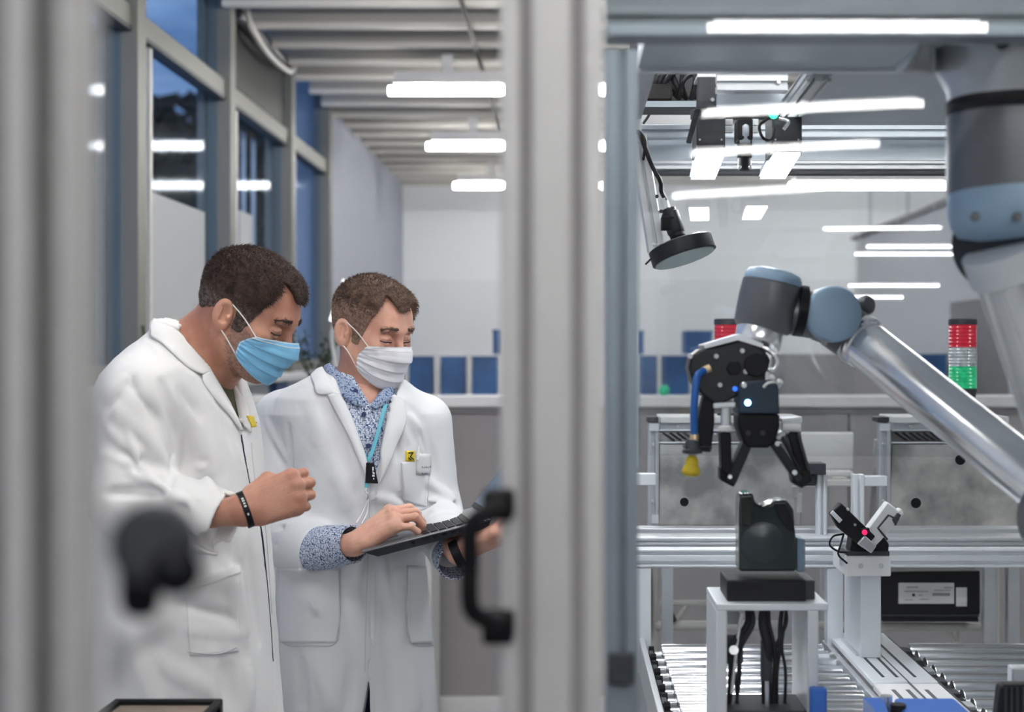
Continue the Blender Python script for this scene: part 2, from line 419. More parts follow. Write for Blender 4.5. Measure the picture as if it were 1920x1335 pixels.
# ceiling tubes
def ceiling_lamp(x0, x1, y, label, z=3.08, first=[None]):
    t = thing('ceiling_lamp', (x0, y, z), label, 'ceiling lamp', 'linear ceiling lamps')
    b = MB().box((x0+.03, y-.05, z+.045), (x1-.03, y+.05, z+.10)).box((x0+.03, y-.06, z+.03), (x1-.03, y+.06, z+.045))
    b.build('housing', M['white_paint'], t, bevel=.006)
    m = MB().tube([(x0, y, z), (x0+.02, y, z), (x1-.02, y, z), (x1, y, z)], .025, n=16, sub=1)
    m.build('lamp_tube', M['tube'], t, smooth=60)
    for fx in (.25, .75):
        x = x0+(x1-x0)*fx
        MB().box((x-.03, y-.012, z+.10), (x+.03, y+.012, SLZ+.002)).build('stem', M['white_paint'], t)
    return t
names = {7.95: 'white linear ceiling lamp, nearest and longest of the three left of the centre post', 10.1: 'white linear ceiling lamp, middle one of the three left of the centre post', 12.5: 'white linear ceiling lamp, farthest of the three left of the centre post'}
for yy in (7.95, 10.1, 12.5): ceiling_lamp(-1.0, .3, yy, names[yy])
ceiling_lamp(1.95, 3.33, 12.5, 'white linear ceiling lamp by the back wall, seen through the robot cell')
ceiling_lamp(4.6, 6.0, 12.0, 'linear ceiling lamp by the back wall, far right')
for yy in (5.75, 3.5, 2.2, .9): ceiling_lamp(-1.0, .3, yy, 'linear ceiling lamp above the two men, out of the frame')  # one lamp between the rows is added for top light on the men
for yy, x0 in ((-1.4, .3), (1.2, .6)): ceiling_lamp(x0, x0+1.3, yy, 'linear ceiling lamp added just above the camera for frontal light, out of the frame')  # both added to light the cell from the front
for yy in (9.4, 6.2, 3.2, .2): ceiling_lamp(1.9, 3.3, yy, 'linear ceiling lamp over the robot cell, out of the frame')
for yy in (9.4, 4.0): ceiling_lamp(4.7, 6.1, yy, 'linear ceiling lamp at the right side of the room, out of the frame')
for yy, x0 in ((-4.19, .62), (-6.05, .78), (-7.66, .86), (-10.2, .93)): ceiling_lamp(x0, x0+1.33, yy, 'linear ceiling lamp behind the camera, mirrored as a bright streak in the cell pane')
for yy in (-2.5, -6.0): ceiling_lamp(-1.3, -.1, yy, 'linear ceiling lamp behind the camera by the window wall')
# ---------------------------------------------------------------- partition across the room
YP = 6.2
pt = thing('partition', (2.5, YP, 0), 'long grey office partition with a pale ledge, standing behind both men', 'partition')
zc = at(0, 742, YP-.06).z
edges = [XL+.02, .28, at(1592, 0, YP).x, 3.1]
for i in range(3):
    MB().box((edges[i]+.004, YP, .12), (edges[i+1]-.004, YP+.05, zc-.075)).build('panel', M['wall_grey'], pt, bevel=.003)
MB().box((XL+.02, YP-.06, zc-.05), (3.1, YP+.10, zc)).build('ledge', M['cap'], pt, bevel=.006)
MB().box((XL+.02, YP-.02, zc-.075), (3.1, YP+.06, zc-.05)).build('rail', M['wall_grey'], pt)
MB().box((XL+.02, YP-.05, 0), (3.1, YP+.1, .12)).build('base', M['white_paint'], pt, bevel=.004)
MB().box((XL+.1, YP+.02, zc), (at(1606, 0, YP).x, YP+.026, at(0, 525, YP).z)).build('clear_screen', M['plexi'], pt)
# shelf with blue bins behind the partition
YS = 8.0
sh = thing('bin_shelf', (0, YS, 0), 'white open shelf carrying the blue bins behind the partition', 'shelf')
zs = at(0, 742, YS).z
MB().box((-1.3, YS-.02, zs-.03), (2.2, YS+.40, zs)).build('shelf_board', M['white_paint'], sh)
for x in (-1.25, .9, 2.1): MB().box((x-.02, YS+.3, 0), (x+.02, YS+.34, zs-.03)).build('leg', M['white_paint'], sh)
def bin_(x0, x1, ytop, label, ybot=740, Y=YS, grp='blue storage bins on the shelf'):
    a = at(x0, ybot, Y); b = at(x1, ytop, Y)
    t = thing('storage_bin', ((a.x+b.x)/2, Y, a.z), label, 'bin', grp)
    m = MB(); th = .006; d = .30
    m.box((a.x, Y, a.z), (b.x, Y+th, b.z)).box((a.x, Y+d, a.z), (b.x, Y+d+th, b.z)).box((a.x, Y+th, a.z), (a.x+th, Y+d, b.z)).box((b.x-th, Y+th, a.z), (b.x, Y+d, b.z)).box((a.x+th, Y+th, a.z), (b.x-th, Y+d, a.z+th))
    m.build('bin_shell', M['blue_bin'], t, bevel=.002)
    MB().box((a.x-.004, Y-.008, b.z-.012), (b.x+.004, Y, b.z)).build('rim', M['blue_bin'], t)
bl = ['blue storage bin on the shelf, half hidden by the white mask', 'blue storage bin just right of the white mask', 'blue storage bin in the middle between the mask and the centre post', 'blue storage bin nearest the left side of the centre post']
for (a, b), l in zip(((722, 758), (766, 810), (826, 872), (885, 931)), bl): bin_(a, b, 668, l)
bin_(436, 470, 705, 'blue bin between the two men, left one'); bin_(478, 520, 708, 'blue bin between the two men, right one')
bin_(1203, 1232, 667, 'blue storage bin next to the slim inner post'); bin_(1240, 1292, 667, 'blue storage bin right of the tiny green object'); bin_(1300, 1338, 668, 'blue storage bin left of the gripper head')
bin_(1728, 1775, 664, 'dull blue bin left of the tall signal tower')
for (a, b, t, l) in ((924, 938, 618, 'small blue box standing above the bins beside the centre post'), (1198, 1207, 620, 'narrow blue box above the bins beside the inner post'), (1286, 1336, 620, 'pale blue box above the bins left of the red signal tower')):
    bin_(a, b, t, l, 664, 8.43, 'tall blue boxes behind the bins')
setp(MB().box((-1.3, 8.42, 0), (2.2, 8.9, at(0, 664, 8.43).z)).build('back_counter', M['white_paint']), 'white counter block behind the row of blue bins', 'counter')
setp(MB().lathe(V(at(1245, 742, YP).x, YP, zc), (0, 0, 1), [(.012, 0), (.022, .01), (.024, .03), (.012, .045)], 16).build('green_cap', mat('green_cap', (.02, .5, .25), .4), smooth=60), 'small bright green cap lying in front of the blue bins', 'cap')
# dividers between bins
for px in (762, 818, 879, 1236, 1296):
    a = at(px-4, 740, YS-.03); b = at(px+4, 664, YS-.03)
    setp(MB().box((a.x, YS-.035, a.z), (b.x, YS-.015, b.z)).build('shelf_divider', M['cap']), 'pale upright divider between two blue bins', 'divider', 'dividers between the blue bins')
# grey cabinets right
a = at(1430, 742, 8.2); b = at(1610, 664, 8.2)
cb = thing('low_cabinet', (a.x, 7.6, 0), 'grey low cabinet on the far side of the partition behind the robot wrist', 'cabinet')
MB().box((a.x, 7.4, 0), (b.x, 7.9, at(0, 664, 7.4).z)).build('body', M['wall_grey'], cb, bevel=.004)
# box added in the right background for a room reflected in glass
cx = at(1605, 0, 11.2).x; cz = at(0, 450, 11.2).z
cbn = thing('reflection_box', (cx+1, 8, 0), 'pale grey box added for a room reflection in glass, at the right of the back wall', 'reflection')
MB().box((cx, 6.6, 0), (cx+3.5, 11.2, cz)).build('reflection_wall', mat('reflection_grey', (.66, .68, .72), .3), cbn, bevel=.01)
MB().box((cx-.03, 6.55, cz), (cx+3.5, 11.25, cz+.03)).build('reflection_edge', M['wall_grey'], cbn)
MB().box((cx-.012, 7.3, .1), (cx, 8.4, at(0, 560, 7.8).z)).build('reflection_door', M['wall_grey'], cbn, bevel=.004)
for (x0, x1, yy, Y) in ((1626, 1800, 462, 6.45), (1604, 1792, 476, 6.4), (1592, 1760, 535, 6.35), (1600, 1692, 557, 6.3)):  # glowing strips and wires added to stand for ceiling lamp reflections
    a = at(x0, yy, Y); b = at(x1, yy, Y)
    t = thing('lamp_reflection', (a.x, Y, a.z), 'slim glowing strip made for a ceiling lamp reflection in front of the pale box', 'lamp reflection', 'glowing strips for lamp reflections by the pale box')
    MB().box((a.x, Y-.012, a.z-.006), (b.x, Y+.012, a.z+.004)).build('reflection_strip', mat('reflection_glow', (1, 1, 1), .5, emit=(1, 1, 1), estr=1.6), t)
    MB().box((a.x, Y-.014, a.z+.004), (b.x, Y+.014, a.z+.012)).build('housing', M['white_paint'], t)
    for x in (a.x+.02, b.x-.02): MB().cyl((x, Y, a.z+.01), (x, Y, SLZ+.03), .0012, n=6).build('wire', M['cap'], t)
# back wall panel joints
for px in (1632, 1702):
    x = at(px, 0, YB).x
    struct(MB().box((x-.012, YB-.012, 2.0), (x+.012, YB, SLZ)).build('trim_2', M['wall_blue']))
# desk lamp + plant behind man 2
lp = thing('desk_lamp', at(640, 700, 5.6), 'white slanted lamp shade rising behind the right man', 'desk lamp')
p0 = at(626, 604, 5.6); p1 = at(656, 528, 5.6)
MB().cyl(p0, p1, .022, .030, n=20).build('lamp_shade', mat('shade_white', (.9, .9, .9), .4, emit=(1, 1, 1), estr=.5), lp, smooth=60)
zled = at(0, 742, YP).z
MB().tube([p0+V(0, .02, 0), at(622, 640, 5.7), (at(640, 0, 5.9).x, 5.95, 1.41)], .008).build('arm', M['white_plastic'], lp, smooth=60)
MB().lathe((at(640, 0, 5.9).x, 5.95, 1.40), (0, 0, 1), [(.05, 0), (.05, .015), (.01, .022)], 24).build('base', M['white_plastic'], lp, smooth=50)
# standing cabinet the plant and lamp stand on
setp(MB().box((-1.5, 5.72, 0), (-.55, 6.12, 1.40)).build('side_cabinet', M['cap'], bevel=.006), 'pale cabinet behind the two men carrying the potted plant', 'cabinet')
pp = thing('potted_plant', (at(592, 0, 5.9).x, 5.9, 1.40), 'bushy dark green potted plant between the heads of the two men', 'potted plant')
cxp = at(592, 0, 5.9).x
MB().lathe((cxp, 5.9, 1.40), (0, 0, 1), [(.05, 0), (.065, .09), (.06, .09), (.055, .07)], 24).build('pot', M['dark'], pp, smooth=50)
lv = MB(); st = MB(); rr = random.Random(4)
for i in range(16):
    a = rr.uniform(0, 6.28); L = rr.uniform(.08, .2); bx = V(cxp, 5.9, 1.47)
    tip = bx+V(math.cos(a)*L*.55, math.sin(a)*L*.5, L*1.25)
    st.tube([bx, (bx+tip)/2+V(math.cos(a)*.02, 0, .02), tip], .002, n=5, sub=3)
    for j in range(7):
        c = bx.lerp(tip, .45+.09*j)+V(rr.uniform(-.02, .02), rr.uniform(-.02, .02), rr.uniform(-.01, .02))
        d = V(rr.uniform(-1, 1), rr.uniform(-1, 1), rr.uniform(-.5, .6)).normalized(); s = d.cross(V(0, 0, 1)).normalized(); n_ = s.cross(d)
        l_ = rr.uniform(.022, .042); w_ = l_*.36
        lv.add([c, c+d*l_*.5+s*w_+n_*.003, c+d*l_, c+d*l_*.5-s*w_+n_*.003, c+d*l_*.5-n_*.002], [(0, 1, 4), (1, 2, 4), (2, 3, 4), (3, 0, 4)])
lv.build('leaves', M['leaf'], pp); st.build('stems', M['leaf'], pp)
setp(MB().lathe((-1.585, 5.66, 1.5), (0, 0, 1), [(.02, 0), (.022, .16), (.009, .19), (.010, .25), (.0, .25)], 20).build('bottle', M['yellow'], smooth=50), 'small yellowish bottle on the window sill above the left man\'s collar', 'bottle')
setp(MB().tube([(-1.57, 5.37, 1.5), (-1.59, 5.37, 1.6), (-1.605, 5.37, 1.72)], .006).build('pen', M['leaf'], smooth=60), 'thin dark green stick leaning on the sill behind the left man', 'stick')
# wooden tray in front of the left man
ty = 2.35
tz = at(0, 1318, ty).z
tr = thing('tray_table', (at(320, 0, ty).x, ty, tz), 'wooden tray with a black rim at the bottom left, before the left man', 'tray')
a = at(215, 1318, 2.38); b = at(418, 1318, 2.38)
y0 = 1.95
MB().box((a.x, y0, tz-.03), (b.x, 2.37, tz-.009)).build('tray_bottom', mat('tray_wood', (.28, .22, .18), .5, var=.3, vscale=14), tr)
rm = MB(); rm.box((a.x, 2.37, tz-.03), (b.x, 2.382, tz)).box((a.x, y0, tz-.03), (b.x, y0+.012, tz)).box((a.x, y0+.012, tz-.03), (a.x+.012, 2.37, tz)).box((b.x-.012, y0+.012, tz-.03), (b.x, 2.37, tz))
rm.build('rim', M['black'], tr, bevel=.003)
MB().box(((a.x+b.x)/2-.04, y0+.17, .02), ((a.x+b.x)/2+.04, y0+.25, tz-.03)).box(((a.x+b.x)/2-.2, y0+.02, 0), ((a.x+b.x)/2+.2, y0+.4, .02)).build('stand', M['dark'], tr, bevel=.003)
# ================================================================ THE CELL FRAME IN FRONT
HT = 2.35
def upright(name, x0, x1, Y, dep, m, label, z0=0., z1=HT, slots=True, pitch=.04, slot=.012, strip_m=None):
    t = thing(name, ((x0+x1)/2, Y, z0), label, 'post')
    MB().profile(((x0+x1)/2, Y+dep/2, z0), ((x0+x1)/2, Y+dep/2, z1), abs(x1-x0), dep, up=(0, 1, 0), pitch=pitch, slot=slot, deep=min(.018, dep*.42)).build('extrusion', m, t, bevel=.0012)
    n = max(1, round(abs(x1-x0)/pitch)); p = abs(x1-x0)/n
    for i in range(n):
        c = min(x0, x1)+p*(i+.5); MB().box((c-slot/2+.0004, Y+.004, z0), (c+slot/2-.0004, Y+.010, z1)).build('slot_cover', strip_m, t)
    return t
a = at(938, 0, 1.2).x; b = at(1132, 0, 1.2).x
upright('frame_post', a, b, 1.2, .045, M['alu_front'], 'wide blurred grey aluminium upright with two grooves in the middle of the picture', pitch=.0445, slot=.011, strip_m=M['slot_grey'])
a = at(-76, 0, .56).x; b = at(130, 0, .56).x
upright('frame_post', a, b, .56, .04, M['alu_front'], 'very blurred grey aluminium upright filling the left edge of the picture', pitch=.022, slot=.009, strip_m=M['slot_dark'])
# door handle on the centre post
dh = thing('door_handle', at(935, 1060, 1.17), 'blurred black bow handle fixed to the left side of the centre post', 'handle')
Yh = 1.15
pts = [at(945, 950, Yh)+V(0, .03, 0), at(915, 962, Yh-.005), at(884, 985, Yh-.02), at(881, 1050, Yh-.02), at(882, 1135, Yh-.02), at(905, 1160, Yh-.005), at(945, 1180, Yh+.03)]
M['matt_black'] = mat('matt_black', (.008, .008, .010), .85, spec=.2)
MB().tube(pts, .0075, n=14, sub=5).build('grip', M['matt_black'], dh, smooth=60)
for y_ in (948, 1178):
    c = at(934, y_, Yh+.03); MB().box((c.x-.013, c.y-.012, c.z-.012), (c.x+.013, c.y+.03, c.z+.012)).build('mount', M['matt_black'], dh, bevel=.004)
# emergency lever unit at left, strongly blurred
Yk = .74
ku = thing('interlock_switch', at(285, 1060, Yk), 'blurred black rounded door interlock unit beside the left upright', 'switch')
MB().hexa([at(222, 1160, Yk-.03), at(300, 1165, Yk-.03), at(300, 950, Yk-.03), at(222, 985, Yk-.03)], [at(226, 1155, Yk+.03), at(300, 1150, Yk+.03), at(300, 960, Yk+.03), at(226, 985, Yk+.03)]).build('housing', M['matt_black'], ku, bevel=.008, seg=3)
MB().cyl(at(290, 1020, Yk-.03), at(290, 1020, Yk+.03), .0215, n=32).build('dome', M['dark'], ku, bevel=.006, smooth=40)
MB().cyl(at(330, 1072, Yk-.035), at(332, 1072, Yk+.02), .0125, n=32).build('knob', M['matt_black'], ku, bevel=.004, smooth=40)
MB().cyl(at(327, 1052, Yk-.04), at(327, 1052, Yk-.034), .0042, n=20).build('screw', M['dark'], ku, smooth=40)
MB().hexa([at(210, 1248, Yk-.01), at(325, 1185, Yk-.01), at(318, 1160, Yk-.01), at(205, 1222, Yk-.01)], [at(210, 1248, Yk+.02), at(325, 1185, Yk+.02), at(318, 1160, Yk+.02), at(205, 1222, Yk+.02)]).build('lever', M['alu_front'], ku, bevel=.002)
MB().hexa([at(205, 1300, Yk), at(240, 1290, Yk), at(235, 1190, Yk), at(200, 1180, Yk)], [at(205, 1300, Yk+.03), at(240, 1290, Yk+.03), at(235, 1190, Yk+.03), at(200, 1180, Yk+.03)]).build('bracket', M['alu_front'], ku, bevel=.002)
# inner post of the cell
Yi = 1.62
ip = thing('inner_post', at(1165, 1335, Yi), 'slim bluish grey grooved post right beside the wide centre post', 'post')
a = at(1134, 0, Yi); b = at(1196, 0, Yi); zt = at(0, 92, Yi).z
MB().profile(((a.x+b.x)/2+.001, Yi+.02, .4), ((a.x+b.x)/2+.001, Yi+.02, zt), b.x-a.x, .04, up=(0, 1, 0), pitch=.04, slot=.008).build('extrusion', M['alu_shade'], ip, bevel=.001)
MB().box((a.x+.004, Yi-.012, at(0, 1282, Yi).z), (b.x-.004, Yi, at(0, 1222, Yi).z)).build('latch', M['dark'], ip, bevel=.003)
MB().box((a.x, Yi-.004, at(0, 1500, Yi).z), (a.x+.03, Yi, at(0, 1290, Yi).z)).build('plate', M['alu_shade'], ip)
MB().box((a.x-.01, Yi, .0), (b.x, Yi+.06, .4)).build('foot', M['alu_shade'], ip)
# front pane of the cell
XRG = 1.6
gp = thing('front_pane', (.5, 1.25, .3), 'clear pane covering the front of the robot cell, mirroring curved lamp streaks', 'pane')
gx0 = at(1128, 0, 1.225).x
v = []; nx, nzr = 60, 110
zr0, zr1 = .55, 2.3
for j in range(nzr+1):
    for i in range(nx+1):
        u = i/nx; t = j/nzr
        v.append((gx0+(XRG-gx0)*u, 1.228+.024*math.sqrt(max(0, .31-(gx0+(XRG-gx0)*u))**2+.0004)*(min(1.865, zr0+(zr1-zr0)*t)-1.75)-.0022*(zr0+(zr1-zr0)*t)-.0025*max(0, zr0+(zr1-zr0)*t-1.865), zr0+(zr1-zr0)*t))
f = [(j*(nx+1)+i, j*(nx+1)+i+1, (j+1)*(nx+1)+i+1, (j+1)*(nx+1)+i) for j in range(nzr) for i in range(nx)]
MB().add(v, f).build('pane', M['cell_glass'], gp, smooth=179)
# top front beam and roof beams
tb = thing('front_beam', (.4, Yi, at(0, 40, Yi).z), 'dark bluish horizontal beam across the top of the robot cell', 'beam')
a = at(1170, 70, Yi)
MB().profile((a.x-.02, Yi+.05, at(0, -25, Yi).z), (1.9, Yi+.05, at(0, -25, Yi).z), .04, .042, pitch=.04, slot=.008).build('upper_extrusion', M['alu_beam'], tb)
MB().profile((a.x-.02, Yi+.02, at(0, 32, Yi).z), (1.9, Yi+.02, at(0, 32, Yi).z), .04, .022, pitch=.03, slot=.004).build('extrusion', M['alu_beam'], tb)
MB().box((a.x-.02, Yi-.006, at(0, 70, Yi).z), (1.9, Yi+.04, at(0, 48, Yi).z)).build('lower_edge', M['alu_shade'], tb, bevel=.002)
rp = thing('roof_panel', (.6, 2.1, at(0, 125, 2.2).z), 'flat light blue-grey cover plate under the cell roof', 'panel')
zr = at(0, 127, 2.25).z
MB().box((at(1197, 0, 2.25).x, 1.70, zr), (1.9, 2.25, zr+.012)).build('plate', M['alu_blue'], rp)
MB().box((at(1197, 0, 2.25).x, 2.25, zr-.006), (1.9, 2.27, zr+.06)).build('edge', M['alu_white'], rp)
# cable tray with black cables
Yt = 2.9
ct = thing('cable_tray', at(1260, 190, Yt), 'dark open tray stuffed with black cables under the cell roof', 'cable tray')
a = at(1186, 190, Yt); b = at(1330, 128, Yt)
MB().box((a.x, Yt+.12, a.z), (b.x, Yt+.13, b.z+.1)).box((a.x, Yt, a.z-.006), (b.x, Yt+.13, a.z)).build('tray', M['dark'], ct)
MB().box((a.x, Yt-.004, a.z-.012), (b.x, Yt, a.z)).build('lip', M['alu_shade'], ct)
rr = random.Random(2)
for i in range(7):
    x0 = rr.uniform(1205, 1300); pts = [at(x0, 186, Yt+.05), at(x0+rr.uniform(-8, 10), 150, Yt+.03), at(x0+rr.uniform(5, 40), 130+rr.uniform(0, 12), Yt+.06), at(x0+rr.uniform(10, 50), 160, Yt+.04), at(x0+rr.uniform(20, 60), 184, Yt+.07)]
    MB().tube(pts, rr.uniform(.004, .007), n=8).build('cable', M['black'], ct, smooth=60)
MB().box(at(1200, 188, Yt+.01), at(1255, 172, Yt+.1)).build('connector', M['black'], ct, bevel=.004)
# ================================================================ THE TWO MEN
def basis(yaw, pitch, roll=0.):
    """columns: forward, left, up of a head; yaw turns from +X towards the camera, pitch tilts the face down (degrees)"""
    return Matrix.Rotation(math.radians(-yaw), 3, 'Z') @ Matrix.Rotation(math.radians(pitch), 3, 'Y') @ Matrix.Rotation(math.radians(roll), 3, 'X')
def head_core(P, o):
    d = ell(P, (-.014, 0, .040), (.098, .077, .084))
    d = smin(d, ell(P, (-.040, 0, .020), (.066, .068, .075)), .03)
    d = smin(d, ell(P, (.034, 0, .040), (.058, .062, .058)), .03)
    d = smin(d, ell(P, (.026, 0, -.035), (.062, .060, .075)), .035)
    for s in (-1, 1):
        d = smin(d, cone(P, (.0, s*.050, -.048), (.062, s*.022, -.098), .017, .014), .030)
        d = smin(d, ell(P, (.058, s*.044, -.014), (.024, .020, .018)), .022)
    d = smin(d, ell(P, (.072, 0, -.098), (.022, .025, .018)), .022)
    return d
def face_detail(P, d, o):
    d = smin(d, cone(P, (.082, -.036, .030), (.089, -.010, .026), .011, .011), .016)
    d = smin(d, cone(P, (.082, .036, .030), (.089, .010, .026), .011, .011), .016)
    for s in (-1, 1):
        d = smax(d, -ell(P, (.098, s*.031, .008), (.018, .019, .013)), .014)
        d = smin(d, ell(P, (.0765, s*.0315, .007), (.0135, .0165, .0125)), .004)
        # lowered upper lid and lower lid
        d = smin(d, cone(P, (.082, s*.044, .0065), (.0895, s*.030, .0105), .0028, .0032), .004)
        d = smin(d, cone(P, (.0895, s*.030, .0105), (.086, s*.019, .006), .0032, .0026), .004)
        d = smin(d, cone(P, (.081, s*.043, -.002), (.087, s*.030, -.0055), .003, .003), .006)
        d = smin(d, cone(P, (.087, s*.030, -.0055), (.085, s*.019, -.001), .003, .0026), .006)
    d = smin(d, cone(P, (.090, 0, .018), (.110, 0, -.022), .0065, .0095), .012)
    d = smin(d, ell(P, (.112, 0, -.026), (.012, .012, .010)), .008)
    for s in (-1, 1): d = smin(d, ell(P, (.101, s*.013, -.030), (.011, .007, .008)), .006)
    d = smin(d, ell(P, (.089, 0, -.058), (.012, .024, .007)), .008)
    d = smin(d, ell(P, (.087, 0, -.069), (.012, .020, .007)), .007)
    d = smax(d, -cone(P, (.103, -.022, -.0635), (.103, .022, -.0635), .003, .003), .006)
    # ears
    for s in (-1, 1):
        c = np.array((-.013, s*.0845, -.006))
        R = (Matrix.Rotation(-s*math.radians(26), 3, 'Z') @ Matrix.Rotation(math.radians(-10), 3, 'Y'))
        R = np.array(R)
        e = ell(P, c, (.0205, .0085, .034), R)
        e = smin(e, ell(P, c+R @ np.array((.004, 0, -.025)), (.008, .006, .009), R), .006)
        d = smin(d, e, .005)
        d = smax(d, -ell(P, c+R @ np.array((.003, s*.0080, .004)), (.0130, .0090, .0205), R), .003)
        d = smin(d, cone(P, c+R @ np.array((-.006, s*.004, -.008)), c+R @ np.array((-.004, s*.004, .014)), .0022, .0022), .003)
        d = smin(d, ell(P, c+R @ np.array((.012, s*.004, -.004)), (.004, .004, .006), R), .003)
    return d
HCAP = dict()
def hair_line(P, o):
    """positive above the hairline (head space)"""
    x, y, z = P[..., 0], P[..., 1], P[..., 2]; ay = np.abs(y)
    n = .004*vnoise(P, 90, 5)
    # front hairline, with receding temples
    front = z-(.081-o.get('low', 0)+np.where(ay > .018, -.0, 0)+o.get('temple', .012)*np.exp(-((ay-.043)/.022)**2)) - np.maximum(0, x-.06)*o.get('slope', -.3)
    side = np.where(x < .006, z-.012, z+.026)
    # side burn zone reaches down before the ear
    sb = np.where(x < .030, side, z-(-.026+(x-.030)*2.6))
    low_back = z-(-.030+.38*(x+.11))
    g = np.where(ay > .052, sb, front)
    t = np.clip((ay-.044)/.016, 0, 1); g = front*(1-t)+sb*t
    back = np.clip((.004-x)/.03, 0, 1)
    g = g*(1-back)+low_back*back
    return g+n
def hair_thick(P, o):
    z = P[..., 2]; x = P[..., 0]
    t = np.clip((z-.015)/.07, 0, 1)
    th = .0022+o['hair']*t**1.1
    th = th+o.get('quiff', .0)*np.exp(-((x-.062)/.03)**2)*np.clip((z-.06)/.03, 0, 1)
    return th
def hair_field(P, o):
    th = hair_thick(P, o)
    d = head_core(P, o)-th+.0012*vnoise(P, 160, 9)+.0009*vnoise(P, 420, 11)
    return smax(d, -hair_line(P, o)*.8, .005)
def mk_material_skin(name, a, b, stub=None):
    m = mat(name, a, .48, 0, .25, 420, col2=b, vscale=22, spec=.4)
    bs = m.node_tree.nodes['Principled BSDF']; bs.inputs['Subsurface Weight'].default_value = .12; bs.inputs['Subsurface Radius'].default_value = (.6, .2, .1); bs.inputs['Subsurface Scale'].default_value = .012
    return m
M['skin1'] = mk_material_skin('skin_tanned', (.57, .30, .215), (.47, .22, .155))
M['skin2'] = mk_material_skin('skin_light', (.68, .40, .30), (.60, .32, .24))
M['stub1'] = mat('skin_stubble', (.42, .225, .165), .6, 0, .5, 900, col2=(.24, .15, .12), vscale=190)
M['hair1'] = mat('hair_brown', (.085, .047, .036), .55, 0, .6, 500, col2=(.038, .022, .018), vscale=60, bstretch=(1, 4, 4))
M['hair2'] = mat('hair_light_brown', (.16, .095, .066), .55, 0, .6, 500, col2=(.075, .045, .032), vscale=60)
M['fade2'] = mat('hair_fade', (.36, .225, .165), .7, 0, .6, 700, col2=(.20, .125, .095), vscale=150)
M['fade1'] = mat('hair_short_side', (.17, .125, .11), .7, 0, .6, 700, col2=(.05, .034, .03), vscale=150)
M['lash'] = mat('lash', (.02, .012, .01), .6)
M['eye_white'] = mat('eye_white', (.62, .58, .56), .25)
M['eye_iris'] = mat('eye_iris', (.03, .02, .015), .15)
def cloth(name, col, bump=.35, scale=900, **k):
    return mat(name, col, .88, 0, bump, scale, sheen=.1, spec=.2, **k)
M['coat1'] = cloth('coat_cotton', (.80, .80, .805)); M['coat2'] = cloth('coat_cotton_fine', (.77, .785, .81))
add_folds(M['coat1'], 7, .008, .35); add_folds(M['coat2'], 8, .006, .30)
M['olive'] = cloth('olive_shirt', (.085, .085, .045)); M['navy'] = cloth('navy_trousers', (.012, .016, .05))
M['mask_blue'] = cloth('mask_blue', (.22, .52, .78), .2, 1500); M['mask_white'] = cloth('mask_white', (.78, .79, .84), .2, 1500)
M['loop'] = mat('elastic_loop', (.82, .80, .80), .7)
def shirt_mat():
    m = mat('patterned_shirt', (.55, .60, .70), .85)
    n = m.node_tree.nodes; l = m.node_tree.links; b = n['Principled BSDF']
    t = n.new('ShaderNodeTexCoord'); v = n.new('ShaderNodeTexVoronoi'); v.inputs['Scale'].default_value = 210; v.inputs['Randomness'].default_value = .55
    r = n.new('ShaderNodeValToRGB'); r.color_ramp.interpolation = 'CONSTANT'
    r.color_ramp.elements[0].position = 0; r.color_ramp.elements[0].color = (.62, .66, .74, 1)
    r.color_ramp.elements[1].position = .54; r.color_ramp.elements[1].color = (.02, .035, .12, 1)
    e = r.color_ramp.elements.new(.40); e.color = (.20, .28, .45, 1)
    l.new(t.outputs['Object'], v.inputs[0]); l.new(v.outputs['Distance'], r.inputs[0]); l.new(r.outputs[0], b.inputs['Base Color'])
    v.distance = 'CHEBYCHEV'
    v.inputs['Scale'].default_value = 250
    return m
M['shirt'] = shirt_mat(); M['shirt_dark'] = shirt_mat(); M['shirt_dark'].node_tree.nodes['Color Ramp'].color_ramp.elements[0].color = (.36, .42, .54, 1)
M['shirt_in'] = cloth('shirt_lining', (.035, .055, .13))

def strands(P0, N, D, L, rg, w=.00045):
    """thin 3-sided hairs; P0 roots, N normals, D comb direction"""
    n = len(P0); L = L[:, None]
    J = rg.normal(size=(n, 3))*.28
    d0 = N*.75+D*.55+J; d0 /= np.linalg.norm(d0, axis=1)[:, None]
    d1 = N*.15+D*1.+J; d1 /= np.linalg.norm(d1, axis=1)[:, None]
    a = P0-N*.002; b = P0+d0*L*.45; c = b+d1*L*.55
    s = np.cross(d0, N+.01); s /= np.linalg.norm(s, axis=1)[:, None]+1e-9; u = np.cross(d0, s)
    vs = np.stack([a+s*w, a-s*w*.5+u*w, a-s*w*.5-u*w, b+s*w*.8, b-s*w*.4+u*w*.8, b-s*w*.4-u*w*.8, c], 1).reshape(-1, 3)
    f4 = np.array([(0, 1, 4, 3), (1, 2, 5, 4), (2, 0, 3, 5)]); f3 = np.array([(3, 4, 6, 6), (4, 5, 6, 6), (5, 3, 6, 6)])
    base = np.arange(n)[:, None, None]*7
    q = (base+f4[None]).reshape(-1, 4); t = (base+f3[None]).reshape(-1, 4)[:, :3]
    return vs, q, t
def np_mesh_qt(name, v, q, t, m, parent, xf, mi=None):
    me = bpy.data.meshes.new(name); me.from_pydata(v.tolist(), [], q.tolist()+t.tolist()); me.update()
    for x in (m if isinstance(m, (list, tuple)) else [m]): me.materials.append(x)
    if mi is not None: me.polygons.foreach_set('material_index', mi)
    me.transform(xf); return link(name, me, parent)
def grad(fn, P, e=.001):
    g = np.stack([fn(P+np.array(a, f32)*e)-fn(P-np.array(a, f32)*e) for a in ((1, 0, 0), (0, 1, 0), (0, 0, 1))], -1)
    return g/np.maximum(np.linalg.norm(g, axis=-1, keepdims=True), 1e-9)

